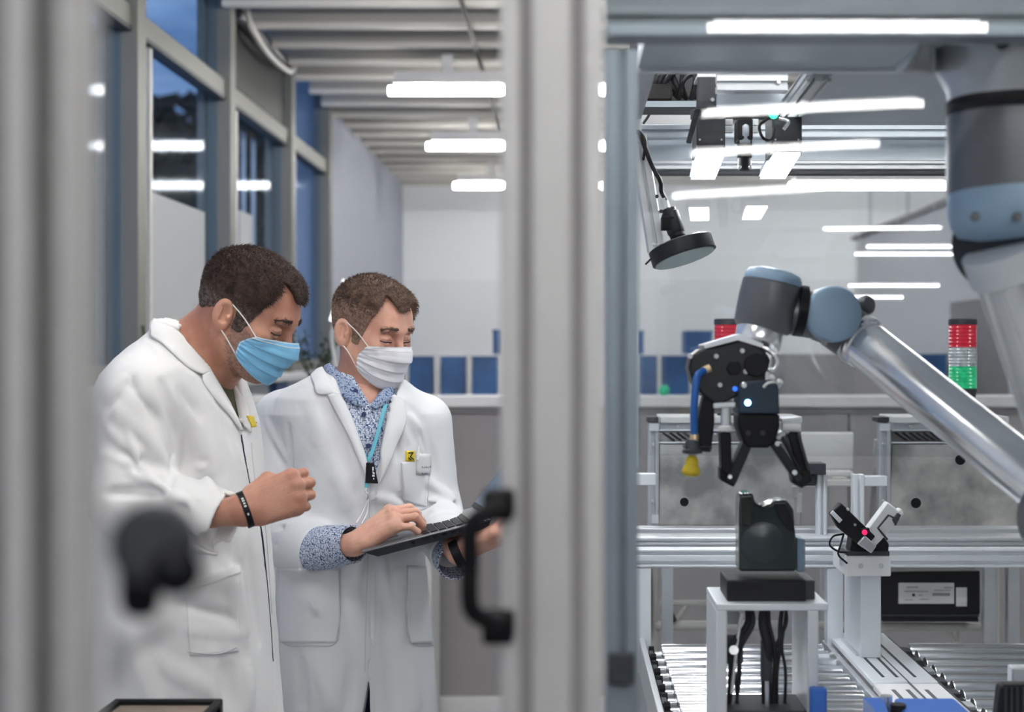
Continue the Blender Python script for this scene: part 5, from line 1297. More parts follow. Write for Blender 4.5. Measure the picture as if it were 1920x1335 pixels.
# upper arm tube leaving to the lower right
MB().tube([at(1905, 430, 1.9), at(1872, 468, 1.84)], .062, sub=1, n=36).build('shoulder_link', M['dark'], rob, smooth=60)
MB().tube([at(1868, 470, 1.83), at(1885, 520, 1.84)], .045, sub=1, n=40).build('tube_collar', M['alu_white'], rob, smooth=50)
MB().tube([at(1879, 500, 1.835), at(1990, 830, 1.90)], .039, sub=1, n=48).build('upper_tube', M['chrome'], rob, smooth=50)
elb = at(2040, 985, 1.98)
MB().cyl(elb+V(0, -.07, 0), elb+V(0, .1, 0), .07, n=48).build('elbow_joint', M['robot_grey'], rob, bevel=.008, smooth=40)
MB().cyl(elb+V(0, -.082, 0), elb+V(0, -.068, 0), .064, n=48).build('elbow_cap', M['robot_blue'], rob, bevel=.006, smooth=40)
# forearm
fa = at(1614, 639, 2.42); fb = at(2010, 958, 2.05); fd = (fb-fa).normalized()
MB().lathe(fa, fd, [(.038, 0), (.0435, .003), (.0435, .016), (.0405, .018), (.0415, .022), (.0415, (fb-fa).length)], 64).build('forearm_tube', M['chrome'], rob, smooth=35)
MB().lathe(fa-fd*.006, fd, [(.046, 0), (.0465, .004), (.046, .010)], 64).build('forearm_ring', M['alu_white'], rob, smooth=35)
for (x, y) in ((1624, 597), (1645, 603)):
    MB().cyl(at(x, y+4, 2.36), at(x, y+4, 2.36)+V(0, -.005, 0), .004, n=14).build('ring_screw', M['screw'], rob)
wj = at(1556, 590, 2.40)
MB().lathe(wj+V(0, .055, 0), (0, -1, 0), [(.040, 0), (.047, .006), (.047, .075)], 56).build('wrist_joint', M['robot_grey'], rob, smooth=35)
sv, sf = surf(lambda P: smin(cone(P, np.array(wj+V(0, .035, 0)), np.array(fa-fd*.004), .040, .044), cone(P, np.array(wj+V(0, .035, 0)), np.array(at(1612, 640, 2.45)), .042, .042), .01), tuple(wj+V(-.07, -.09, -.12)), tuple(wj+V(.13, .12, .08)), .005)
np_mesh('wrist_elbow', [(sv, sf)], M['robot_grey'], rob)
MB().lathe(wj+V(0, -.018, 0), (0, -1, 0), [(.0475, 0), (.0475, .012), (.046, .017), (.042, .020), (.030, .0215), (.001, .022)], 56).build('wrist_cap', M['robot_blue'], rob, smooth=50)
c = at(1545, 643, 2.36); MB().cyl(c, c+V(0, -.006, 0), .005, n=14).build('cap_screw', M['robot_grey'], rob)
MB().lathe(at(1612, 576, 2.47), (.5, -.8, .2), [(.017, 0), (.017, .02), (.012, .026)], 32).build('side_cap', M['robot_grey'], rob, smooth=40)
# second wrist joint
w0_ = at(1449, 528, 2.40); w1_ = at(1432, 606, 2.40); wd_ = (w1_-w0_).normalized()
MB().lathe(w0_, wd_, [(.047, 0), (.0505, .003), (.0515, .03), (.050, .075), (.044, .084)], 56).build('second_wrist', M['robot_grey'], rob, smooth=35)
MB().lathe(w0_+wd_*.001, -wd_+V(0, -.0, 0), [(.0495, 0), (.049, .008), (.044, .016), (.030, .0215), (.001, .023)], 56).build('second_wrist_cap', M['robot_blue'], rob, smooth=50)
sv, sf = surf(lambda P: cone(P, np.array(at(1448, 580, 2.41)), np.array(at(1520, 590, 2.41)), .037, .040), tuple(at(1448, 580, 2.40)+V(-.06, -.07, -.08)), tuple(at(1530, 580, 2.40)+V(.07, .07, .08)), .004)
np_mesh('wrist_link', [(sv, sf)], M['robot_grey'], rob)
g0 = at(1502, 584, 2.40); MB().cyl(g0+V(-.008, 0, .002), g0+V(.006, 0, 0), .0435, n=48).build('seal_ring', M['black'], rob, smooth=40)
t0 = at(1428, 606, 2.40); t1 = at(1416, 660, 2.38); td = (t1-t0).normalized()
MB().lathe(t0-td*.006, td, [(.040, 0), (.0415, .003), (.041, .006)], 48).build('seal_ring', M['black'], rob, smooth=40)
MB().lathe(t0, td, [(.038, 0), (.0395, .003), (.0395, .040), (.036, .046)], 56).build('tool_flange', M['chrome'], rob, smooth=35)
# ---------------------------------------------------------------- gripper
YG = 2.36
gr = thing('gripper', at(1400, 720, YG), 'black two-finger gripper with a blue status light and blue hose, bolted to the robot', 'gripper')
def plate(pts, Y0, Y1, name, m, par, bevel=.003):
    a = [at(x, y, Y0) for x, y in pts]; n = len(a); b = [p+V(0, Y1-Y0, 0) for p in a]
    return MB().add(a+b, [tuple(range(n)), tuple(range(2*n-1, n-1, -1))]+[(i, (i+1) % n, n+(i+1) % n, n+i) for i in range(n)]).build(name, m, par, bevel=bevel)
plate([(1318, 646), (1386, 626), (1432, 645), (1428, 652), (1384, 638), (1322, 654)], YG-.03, YG+.06, 'adapter_plate', M['alu_white'], gr, .001)
plate([(1312, 655), (1340, 651), (1388, 637), (1408, 640), (1432, 656), (1446, 676), (1436, 700), (1434, 732), (1384, 742), (1346, 762), (1318, 742), (1298, 716), (1291, 690), (1296, 668)], YG-.028, YG+.05, 'tool_bracket', M['black_metal'], gr, .004)
MB().cyl(at(1418, 684, YG-.036), at(1418, 684, YG-.02), .020, n=36).build('hub', M['black'], gr, bevel=.002, smooth=40)
MB().cyl(at(1376, 690, YG-.034), at(1376, 690, YG-.02), .013, n=6).build('nut', M['black'], gr, bevel=.002)
screws(gr, ((1343, 668), (1392, 658), (1398, 697), (1350, 722), (1294, 668), (1412, 668)), YG-.03, .0042, M['alu'])
MB().tube([at(1424, 650, YG-.01), at(1446, 660, YG-.02), at(1456, 676, YG-.02), at(1450, 692, YG-.02), at(1438, 690, YG-.02), at(1432, 676, YG-.01)], .0045, n=12).build('silver_loop', M['chrome'], gr, smooth=60)
# suction side
plate([(1318, 745), (1338, 735), (1340, 790), (1334, 842), (1312, 848), (1306, 800)], YG-.02, YG+.02, 'suction_arm', M['black'], gr)
MB().tube([at(1322, 694, YG-.03), at(1308, 705, YG-.05), at(1303, 740, YG-.055), at(1301, 780, YG-.055), at(1302, 818, YG-.05)], .0062, n=14).build('blue_hose', M['blue_hose'], gr, smooth=60)
MB().lathe(at(1327, 692, YG-.03), (-1, -.2, -.4), [(.007, -.004), (.007, .008), (.005, .010)], 16).build('hose_fitting', M['brass'], gr, smooth=40)
MB().lathe(at(1302, 812, YG-.05), (0, 0, -1), [(.006, 0), (.0075, .004), (.0075, .012), (.005, .014)], 16).build('hose_fitting', M['brass'], gr, smooth=40)
MB().lathe(at(1298, 824, YG-.05), (0, 0, -1), [(.008, 0), (.012, .004), (.013, .014), (.0165, .016), (.0165, .022), (.006, .024)], 28).build('suction_mount', M['dark'], gr, smooth=40)
plate([(1286, 838), (1336, 838), (1332, 848), (1286, 846)], YG-.06, YG+.0, 'suction_bar', M['black'], gr, .001)
MB().lathe(at(1299, 849, YG-.05), (-.10, 0, -1), [(.005, 0), (.006, .006), (.009, .008), (.011, .015), (.010, .019), (.0145, .026), (.0155, .032), (.012, .037), (.008, .038)], 32).build('suction_cup', M['yellow'], gr, smooth=60)
MB().lathe(at(1300, 846, YG-.05), (0, 0, -1), [(.006, 0), (.0065, .006)], 20).build('cup_neck', M['white_plastic'], gr, smooth=60)
# main gripper body
plate([(1386, 722), (1402, 716), (1448, 712), (1460, 724), (1462, 776), (1384, 776)], YG-.045, YG+.03, 'control_block', mat('gripper_blue_black', (.018, .035, .06), .4), gr, .003)
plate([(1384, 776), (1462, 776), (1462, 800), (1452, 832), (1440, 840), (1404, 840), (1394, 830), (1384, 800)], YG-.042, YG+.03, 'gripper_body', M['black'], gr, .004)
MB().lathe(at(1402, 755, YG-.0455), (0, -1, 0), [(.0052, 0), (.0052, .0015), (.003, .003)], 20).build('status_light', M['blue_led'], gr)
MB().lathe(at(1378, 729, YG-.03), (0, -1, 0), [(.0042, 0), (.0042, .0015), (.002, .003)], 20).build('status_light', mat('dim_blue_light', (.02, .08, .4), .3, emit=(.05, .2, .9), estr=.4), gr)
screws(gr, ((1403, 812), (1430, 812)), YG-.043, .0045, M['dark'])
screws(gr, ((1395, 722),), YG-.046, .005)
for x, y in ((1441, 716), (1455, 724)): MB().lathe(at(x, y, YG-.03), (.4, -.5, .6), [(.006, 0), (.006, .012), (.004, .014)], 16).build('air_fitting', M['white_plastic'], gr, smooth=40)
MB().tube([at(1432, 726, YG-.05), at(1440, 718, YG-.055), at(1452, 716, YG-.05)], .0025).build('air_fitting', M['white_plastic'], gr, smooth=60)
plate([(1338, 756), (1380, 754), (1380, 764), (1338, 766)], YG-.03, YG+.02, 'cylinder_plate', M['alu_white'], gr, .002)
MB().cyl(at(1361, 764, YG-.02), at(1361, 800, YG-.02), .0085, n=28).build('air_cylinder', M['alu_white'], gr, smooth=40)
MB().lathe(at(1361, 796, YG-.02), (0, 0, -1), [(.006, 0), (.013, .004), (.013, .010), (.008, .013)], 20).build('cylinder_end', M['white_plastic'], gr, smooth=40)
plate([(1464, 784), (1500, 782), (1500, 790), (1464, 792)], YG-.02, YG+.02, 'right_plate', M['alu_white'], gr, .002)
MB().cyl(at(1466, 800, YG-.02), at(1500, 802, YG-.02), .007, n=24).build('air_fitting', M['white_plastic'], gr, smooth=40)
def link_(pts, w_, Y0, Y1, m, name='finger_link', par=gr):
    (x0, y0), (x1, y1) = pts; d = Vector((x1-x0, y1-y0)).normalized(); n = Vector((-d.y, d.x))*w_/2
    plate([(x0+n.x, y0+n.y), (x1+n.x, y1+n.y), (x1+d.x*w_*.3, y1+d.y*w_*.3), (x1-n.x, y1-n.y), (x0-n.x, y0-n.y), (x0-d.x*w_*.3, y0-d.y*w_*.3)], Y0, Y1, name, m, par, .002)
link_(((1361, 812), (1363, 884)), 20, YG-.03, YG+.01, M['black'])
link_(((1402, 832), (1372, 902)), 19, YG-.035, YG+.005, M['black_metal'])
plate([(1350, 876), (1366, 880), (1384, 900), (1376, 914), (1350, 900)], YG-.025, YG+.012, 'finger_tip', M['black'], gr)
MB().cyl(at(1369, 894, YG-.038), at(1369, 894, YG-.03), .0035, n=14).build('pin', M['screw'], gr)
link_(((1448, 826), (1500, 900)), 17, YG-.035, YG-.012, M['black_metal'])
link_(((1466, 818), (1506, 892)), 7, YG-.030, YG-.005, M['black_metal'])
link_(((1486, 812), (1510, 888)), 20, YG-.02, YG+.02, M['black'])
link_(((1498, 816), (1516, 880)), 6, YG-.03, YG-.01, M['dark'])
plate([(1484, 888), (1518, 880), (1524, 902), (1504, 916), (1488, 908)], YG-.03, YG+.012, 'finger_tip', M['black'], gr)
for x, y in ((1458, 832), (1490, 886)): MB().cyl(at(x, y, YG-.040), at(x, y, YG-.03), .0042, n=16).build('pin', M['alu'], gr)
link_(((1470, 812), (1458, 822)), 10, YG-.03, YG, M['alu'])
# ---------------------------------------------------------------- held glassy part, black block and stand
YH = 2.42
glossy = mat('dark_glossy_part', (.022, .032, .034), .14, .0, spec=.7, col2=(.045, .060, .066), vscale=7)
wp = thing('workpiece', at(1440, 1072, YH), 'dark green glossy workpiece standing on the black block under the gripper', 'workpiece')
plate([(1386, 1072), (1386, 1006), (1386, 982), (1386, 950), (1388, 926), (1412, 924), (1416, 942), (1430, 950), (1446, 944), (1452, 938), (1476, 938), (1488, 956), (1492, 1000), (1494, 1072)], YH-.01, YH+.05, 'body', glossy, wp, .005)
plate([(1389, 932), (1410, 930), (1413, 960), (1408, 985), (1390, 984)], YH-.018, YH-.01, 'dark_clip', mat('dark_green_plastic', (.012, .022, .016), .5), wp, .002)
plate([(1452, 944), (1474, 944), (1486, 970), (1491, 1000), (1476, 992), (1458, 966)], YH-.018, YH-.01, 'dark_clip', M['black'], wp, .002)
MB().lathe(at(1430, 1018, YH-.010), (0, -1, 0), [(.036, 0), (.036, .0012), (.035, .002), (.001, .002)], 56).build('reflection_disc', mat('part_disc', (.04, .052, .058), .25, .1), wp, smooth=40)  # paler disc set on the face for its round reflection
plate([(1494, 1072), (1494, 1008), (1510, 1012), (1510, 1072)], YH+.0, YH+.05, 'light_side', mat('blue_grey_side', (.16, .24, .32), .4), wp, .002)
for k, (x, y0, y1) in enumerate(((1497, 925, 960), (1491, 912, 932))): MB().tube([at(x, y0, YH-.0), at(x, y1, YH-.0)], .006, sub=1).build('pad', M['white_plastic'], wp, smooth=60)
bb = thing('black_block', at(1445, 1125, YH), 'black rectangular block lying on top of the aluminium stand', 'block')
a = at(1363, 1124, YH-.03); b = at(1512, 1072, YH-.03)
MB().box((a.x, YH-.03, Z_(1128, YH-.03)), (b.x, YH+.08, at(0, 1088, YH-.03).z)).build('body', M['black'], bb, bevel=.003)
a2 = at(1512, 1124, YH-.02)
MB().box((b.x, YH-.01, Z_(1128, YH-.03)), (b.x+.018, YH+.07, Z_(1092, YH-.03))).build('side_plate', M['dark'], bb, bevel=.002)
sd = thing('aluminium_stand', at(1450, 1335, YH), 'open light aluminium stand with black cables inside, carrying the black block', 'stand')
zt = Z_(1128, YH-.03)
xa, xb = X_(1343, YH-.05), X_(1553, YH-.05)
MB().box((xa, YH-.05, zt-.012), (xb, YH+.12, zt)).build('top_plate', M['alu_white'], sd, bevel=.002)
for x0, x1, n_ in ((xa, xa+.018, 'left_side'), (xb-.034, xb-.016, 'right_side')):
    MB().box((x0, YH-.05, .80), (x1, YH+.12, zt-.012)).build(n_, M['alu_white'], sd, bevel=.002)
MB().box((xa, YH-.05, .78), (xb-.016, YH+.12, .80)).build('base_plate', M['dark'], sd)
for sx in (xa, xb-.034):
    for yy in (YH-.04, YH+.10): MB().box((sx, yy-.01, 0), (sx+.018, yy+.01, .78)).build('leg', M['alu'], sd)
MB().box((xa+.018, YH+.09, Z_(1190, YH)), (xa+.055, YH+.1, zt-.012)).build('inner_plate', M['alu_white'], sd)
rr = random.Random(11)
for k, (x0, x1, x2, r) in enumerate(((1402, 1372, 1366, .0045), (1408, 1390, 1380, .003), (1398, 1366, 1386, .0028), (1434, 1440, 1436, .008), (1440, 1452, 1444, .004), (1468, 1462, 1456, .004), (1476, 1466, 1470, .0028), (1430, 1446, 1432, .003), (1404, 1384, 1376, .003), (1472, 1454, 1450, .003))):
    MB().tube([at(x0, 1132, YH+.02), at(x0+rr.uniform(-6, 6), 1170, YH), at(x1, 1215, YH-.01), at((x1+x2)/2+rr.uniform(-8, 8), 1262, YH), at(x2, 1350, YH+.02)], r, n=10).build('cable', M['black'], sd, smooth=60)
MB().box((X_(1360, YH), YH-.0, Z_(1246, YH)), (X_(1394, YH), YH+.03, Z_(1196, YH))).build('valve_block', M['dark'], sd, bevel=.003)
MB().cyl(at(1437, 1200, YH-.005), at(1437, 1275, YH-.005), .010, n=20).build('air_cylinder', M['dark'], sd, smooth=40)
MB().cyl(at(1438, 1275, YH-.005), at(1438, 1330, YH-.005), .004, n=12).build('piston_rod', M['chrome'], sd, smooth=40)
MB().cyl(at(1376, 1219, YH-.02), at(1376, 1219, YH+.0), .008, n=20).build('fitting', M['screw'], sd, smooth=40)
MB().tube([at(1392, 1150, YH-.01), at(1384, 1190, YH-.01), at(1372, 1300, YH-.01)], .0028).build('clear_hose', M['white_plastic'], sd, smooth=60)
MB().box((X_(1352, YH-.04), YH-.04, .80), (X_(1512, YH), YH+.08, Z_(1322, YH))).build('cable_base', M['dark'], sd, bevel=.003)
pb(MB(), 1521, 1292, 1551, 1345, YH-.075, YH-.052).build('blue_cover', M['blue_part'], sd, bevel=.003)
# ---------------------------------------------------------------- conveyor
ZC = .945
cv = thing('roller_conveyor', (.7, 3.0, 0), 'roller conveyor with long aluminium side beams running across the lower right', 'conveyor')
MB().profile((X_(1180, 3.3), 3.32, Z_(1047, 3.3)), (2.1, 3.32, Z_(1047, 3.3)), .04, .044, pitch=.022, slot=.009, deep=.008).build('front_beam', M['alu_white'], cv, bevel=.001)
MB().profile((X_(1180, 3.4), 3.42, Z_(1014, 3.4)), (2.1, 3.42, Z_(1014, 3.4)), .08, .022, pitch=.022, slot=.004, deep=.006).build('rear_beam', M['alu'], cv, bevel=.001)
MB().box((X_(1180, 3.5), 3.5, Z_(1003, 3.5)), (2.1, 3.56, Z_(991, 3.5))).build('back_rail', M['alu'], cv, bevel=.002)
xr0, xr1 = .215, .60
MB().box((.165, 2.58, ZC-.07), (.178, 3.36, ZC+.01)).build('side_rail', M['alu'], cv, bevel=.002)
MB().box((.60, 2.58, ZC-.08), (.612, 3.36, ZC-.005)).build('side_rail', M['alu'], cv, bevel=.002)
MB().box((.745, 2.58, ZC-.08), (.757, 3.36, ZC+.004)).build('side_rail', M['dark'], cv, bevel=.002)
proto = None
def roller(y, x0, x1, z=ZC-.026):
    r = MB().lathe((x0, y, z), (1, 0, 0), [(.008, -.02), (.008, 0), (.024, .001), (.025, .003), (.025, x1-x0-.003), (.024, x1-x0-.001), (.008, x1-x0), (.008, x1-x0+.012)], 28).build('roller', M['chrome_soft'], cv, smooth=35)
    return r
k = 0; y = 2.62
while y < 3.30:
    roller(y, xr0, xr1-.01)
    roller(y+.01, .79, 1.75)
    m = MB(); c = V(xr0-.028, y, ZC-.026)
    n = 12; vs = []
    prof = []
    for t in range(n*2):
        a = math.pi*t/n; r = .020 if t % 2 else .014; prof.append((r*math.cos(a), r*math.sin(a)))
    m.prism(prof, .012, (0, 1, 0), (0, 0, 1), c)
    m.build('sprocket', M['black'], cv)
    if k % 2 == 0: MB().box((xr0-.030, y+.012, ZC-.034), (xr0-.020, y+.062, ZC-.012)).build('chain_link', M['dark'], cv)
    y += .0745; k += 1
# centre cover
cc = MB()
MB().box((.612, 2.86, ZC), (.745, 3.36, ZC+.012)).build('centre_cover', M['alu_white'], cv, bevel=.003)
MB().box((.612, 2.58, ZC-.004), (.745, 2.855, ZC+.010)).build('centre_cover', M['white_paint'], cv, bevel=.003)
for x in (.640, .668, .705):
    MB().box((x, 2.90, ZC+.0121), (x+.006, 3.3, ZC+.0127)).build('cover_slot', M['dark'], cv)
    MB().box((x-.004, 2.62, ZC+.0101), (x+.004, 2.80, ZC+.0107)).build('cover_slot', M['alu_slot'], cv)
MB().box((.683, 2.60, ZC+.0102), (.686, 3.3, ZC+.0128)).build('cover_joint', M['alu_slot'], cv)
MB().box((.757, 2.6, ZC-.03), (.782, 3.3, ZC-.01)).build('cable_duct', M['black'], cv)
for i in range(7): MB().box((.755, 2.62+.1*i, ZC-.012), (.780, 2.66+.1*i, ZC-.002)).build('clip', M['alu'] if i % 3 == 1 else M['dark'], cv, bevel=.002)
for x in (.17, .60, .75, 1.85):
    for yy in (2.62, 3.3): MB().box((x-.02, yy-.02, 0), (x+.02, yy+.02, ZC-.07)).build('leg', M['alu'], cv)
for x in (X_(1205, 3.32), X_(1563, 3.32), 2.0): MB().box((x-.018, 3.30, 0), (x+.018, 3.34, Z_(1066, 3.3))).build('beam_post', M['alu_white'], cv)
# posts on the conveyor beam
def guide_post(x0, x1, ytop, label, cap=None):
    Y = 3.44; t = thing('guide_post', at((x0+x1)/2, 1000, Y), label, 'post')
    MB().profile(((X_(x0, Y)+X_(x1, Y))/2, Y, Z_(1004, Y)), ((X_(x0, Y)+X_(x1, Y))/2, Y, Z_(ytop, Y)), X_(x1, Y)-X_(x0, Y), .03, up=(0, 1, 0), pitch=.03, slot=.006).build('profile', M['alu_white'], t, bevel=.001)
    return t
g1 = guide_post(1530, 1549, 889, 'short aluminium post with a black cap beside the right gripper finger')
pb(MB(), 1508, 869, 1549, 890, 3.40, 3.46).build('end_cap', M['dark'], g1, bevel=.002)
pb(MB(), 1502, 890, 1530, 911, 3.42, 3.46).build('side_block', M['dark'], g1, bevel=.002)
g2 = guide_post(1597, 1619, 889, 'short aluminium post with a side arm behind the black and white sensor')
pb(MB(), 1619, 893, 1664, 912, 3.43, 3.46).build('side_arm', M['alu_white'], g2, bevel=.002)
g3 = thing('guide_bracket', at(1205, 900, 3.44), 'short aluminium arm beside the left steel machine box', 'arm')
pb(MB(), 1170, 888, 1230, 910, 3.43, 3.46).build('profile', M['alu_white'], g3, bevel=.002)
pb(MB(), 1172, 910, 1192, 1004, 3.43, 3.46).build('upright', M['alu_white'], g3, bevel=.002)
# column with sensor
col = thing('sensor_column', at(1630, 1205, 3.1), 'light aluminium column standing on the centre cover of the conveyor', 'column')
a = at(1614, 1207, 3.08); b = at(1652, 1080, 3.08)
MB().box((a.x, 3.08, ZC+.012), (b.x, 3.265, b.z)).build('column', M['alu_white'], col, bevel=.002)
MB().box((a.x-.006, 3.10, ZC+.012), (b.x+.006, 3.27, ZC+.018)).build('column_foot', M['alu'], col, bevel=.001)
pb(MB(), 1586, 1042, 1671, 1081, 3.05, 3.20).build('head_block', M['white_paint'], col, bevel=.003)
screws(col, ((1614, 1061), (1652, 1061)), 3.05, .0055, M['alu'])
MB().hexa([at(1574, 1050, 3.07), at(1586, 1060, 3.07), at(1586, 1040, 3.07), at(1574, 1032, 3.07)], [at(1574, 1066, 3.18), at(1586, 1078, 3.18), at(1586, 1040, 3.18), at(1574, 1032, 3.18)]).build('side_wing', M['alu_white'], col)
sn = thing('vee_sensor', at(1630, 1040, 3.06), 'V-shaped sensor pair, one black and one white arm, on top of the column', 'sensor')
pb(MB(), 1588, 1034, 1668, 1042, 3.05, 3.14).build('base_plate', M['dark'], sn, bevel=.001)
plate([(1594, 1034), (1598, 1004), (1612, 1000), (1640, 1012), (1658, 1008), (1667, 1020), (1666, 1034)], 3.06, 3.11, 'base_block', M['black'], sn, .002)
plate([(1557, 963), (1577, 943), (1642, 1006), (1620, 1030), (1572, 990)], 3.03, 3.06, 'black_arm', M['black'], sn, .003)
plate([(1557, 963), (1562, 957), (1580, 975), (1574, 981)], 3.024, 3.03, 'arm_trim', M['alu_white'], sn, .001)
plate([(1614, 1008), (1664, 941), (1680, 953), (1683, 958), (1690, 953), (1696, 963), (1652, 1014), (1630, 1036), (1606, 1014)], 3.045, 3.075, 'white_arm', M['white_plastic'], sn, .003)
MB().tube([at(1664, 1012, 3.040), at(1646, 990, 3.040), at(1666, 966, 3.040), at(1678, 972, 3.040)], .0025, sub=1, n=8).build('dark_outline', M['dark'], sn)
plate([(1674, 975), (1684, 962), (1690, 966), (1680, 986)], 3.035, 3.045, 'arm_end', M['dark'], sn, .001)
plate([(1616, 992), (1630, 990), (1632, 1000), (1620, 1004)], 3.015, 3.03, 'lens_frame', M['black'], sn, .001)
MB().lathe(at(1621, 998, 3.0155), (0, -1, 0), [(.006, 0), (.006, .002), (.003, .004)], 18).build('red_lens', mat('red_lens', (.5, .02, .10), .2, emit=(.8, .02, .12), estr=.35), sn)
plate([(1608, 1020), (1622, 1004), (1644, 1024), (1634, 1038)], 3.02, 3.03, 'centre_clamp', M['alu'], sn, .002)
screws(sn, ((1603, 984), (1628, 1026), (1590, 955)), 3.028, .003)
for sgn_ in (0, 1):
    MB().tube([at(1582, 1001, 3.05), at(1562, 1006, 3.04), at(1556, 1022, 3.04), at(1572, 1034, 3.04), at(1588, 1036+sgn_*4, 3.05)] if not sgn_ else [at(1582, 1001, 3.05), at(1576, 1022, 3.03), at(1572, 1040, 3.03), at(1588, 1056, 3.045)], .0022, n=8).build('cable', M['black'], sn, smooth=60)
# steel machine boxes behind
def machine(x0, x1, xb0, xb1, ybot, lab, holes, post, Y=3.76):
    t = thing('machine_box', at((x0+x1)/2, ybot, Y), lab, 'machine box')
    A = [at(x0, 832, Y), at(x1, 832, Y), at(xb1, ybot, Y), at(xb0, ybot, Y)]; B = [p+V(0, .22, 0) for p in A]
    MB().hexa(A, B).build('front_sheet', M['steel'], t, bevel=.003)
    A = [at(x0-2, 806, Y+.03), at(x1, 806, Y+.03), at(x1, 829, Y-.002), at(x0, 829, Y-.002)]
    MB().hexa(A, [p+V(0, .15, 0) for p in A]).build('slanted_sheet', mat('dark_steel', (.20, .20, .21), .4, .8), t)
    MB().tube([at(x0, 830, Y-.004), at(x1, 830, Y-.004)], .0022, sub=1).build('edge_trim', M['alu_white'], t)
    MB().tube([at(x0, 807, Y+.024), at(x1, 807, Y+.024)], .0022, sub=1).build('edge_trim', M['alu_white'], t)
    pb(MB(), x0+2, 794, x1, 806, Y+.04, Y+.2).build('rear_band', M['alu'], t)
    pb(MB(), x0+2, 781, x1+2, 794, Y+.03, Y+.2).build('top_bar', M['white_paint'], t, bevel=.003)
    for k in range(6):
        sx = x0+6+k*13
        if sx+22 > x1: break
        f = (Y-.002, Y+.026)
        q = [at(sx, 811, Y+.022), at(sx+4, 811, Y+.022), at(sx+24, 825, Y-.0), at(sx+20, 825, Y-.0)]
        MB().hexa([p+V(0, -.004, .0) for p in q], [p+V(0, .002, 0) for p in q]).build('vent_slot', M['black'], t)
    screws(t, ((x0+35, 800), (x0+105, 815 if x0 < 1400 else 800)), Y+.02, .004)
    for hx, hy, hr_ in holes:
        c = at(hx, hy, Y); MB().lathe(c+V(0, -.002, 0), (0, 1, 0), [(hr_*1.12, 0), (hr_*1.12, .003)], 28).build('hole_rim', M['alu'], t)
        MB().lathe(c+V(0, -.003, 0), (0, 1, 0), [(hr_, 0), (hr_, .003)], 28).build('hole', M['black'], t)
    p0, p1 = post
    pb(MB(), p0, 782, p1, 792, Y-.02, Y+.05).build('post_cap', M['dark'], t, bevel=.002)
    MB().profile(((X_(p0, Y)+X_(p1, Y))/2, Y, Z_(ybot+6, Y)), ((X_(p0, Y)+X_(p1, Y))/2, Y, Z_(792, Y)), X_(p1, Y)-X_(p0, Y), .03, up=(0, 1, 0), pitch=.03, slot=.010).build('corner_post', M['alu'], t)
    pb(MB(), p0+4, 794, p1, 808, Y-.02, Y-.015).build('post_bracket', M['alu_white'], t)
    pb(MB(), p0+8, 965, p1, 982, Y-.02, Y-.015).build('post_bracket', M['alu_white'], t)
    screws(t, (((p0+p1)/2, 833), ((p0+p1)/2, 940)), Y-.018, .0045)
    for sx in ((xb0+8, xb1-30) if x0 < 1600 else (1850, 1895)): MB().box((X_(sx, Y), Y+.02, 0), (X_(sx, Y)+.03, Y+.05, Z_(ybot, Y))).build('leg', M['alu'], t)
    return t
machine(1236, 1502, 1234, 1502, 986, 'brushed steel machine box with one round hole behind the yellow suction cup', ((1283, 941, .012),), (1214, 1235))
m2 = machine(1672, 1890, 1662, 1915, 990, 'brushed steel machine box with two round holes below the silver forearm', ((1717, 943, .014), (1800, 862, .014)), (1646, 1668))
# tablet
tbt = thing('tablet_stand', at(1548, 905, 4.1), 'white rounded tablet standing between the two steel machine boxes', 'tablet')
pb(MB(), 1490, 810, 1602, 882, 4.1, 4.115).build('tablet', M['white_plastic'], tbt, bevel=.012, seg=4)
pb(MB(), 1520, 884, 1600, 893, 4.1, 4.16).build('hinge_bar', M['white_plastic'], tbt, bevel=.003)
pb(MB(), 1490, 900, 1600, 912, 4.08, 4.18).build('shelf_bar', M['white_plastic'], tbt, bevel=.003)
pb(MB(), 1530, 893, 1560, 900, 4.11, 4.14).build('neck', M['white_plastic'], tbt)
MB().box((X_(1540, 4.12), 4.12, 0), (X_(1552, 4.12), 4.15, Z_(911, 4.12))).build('pole', M['alu'], tbt)
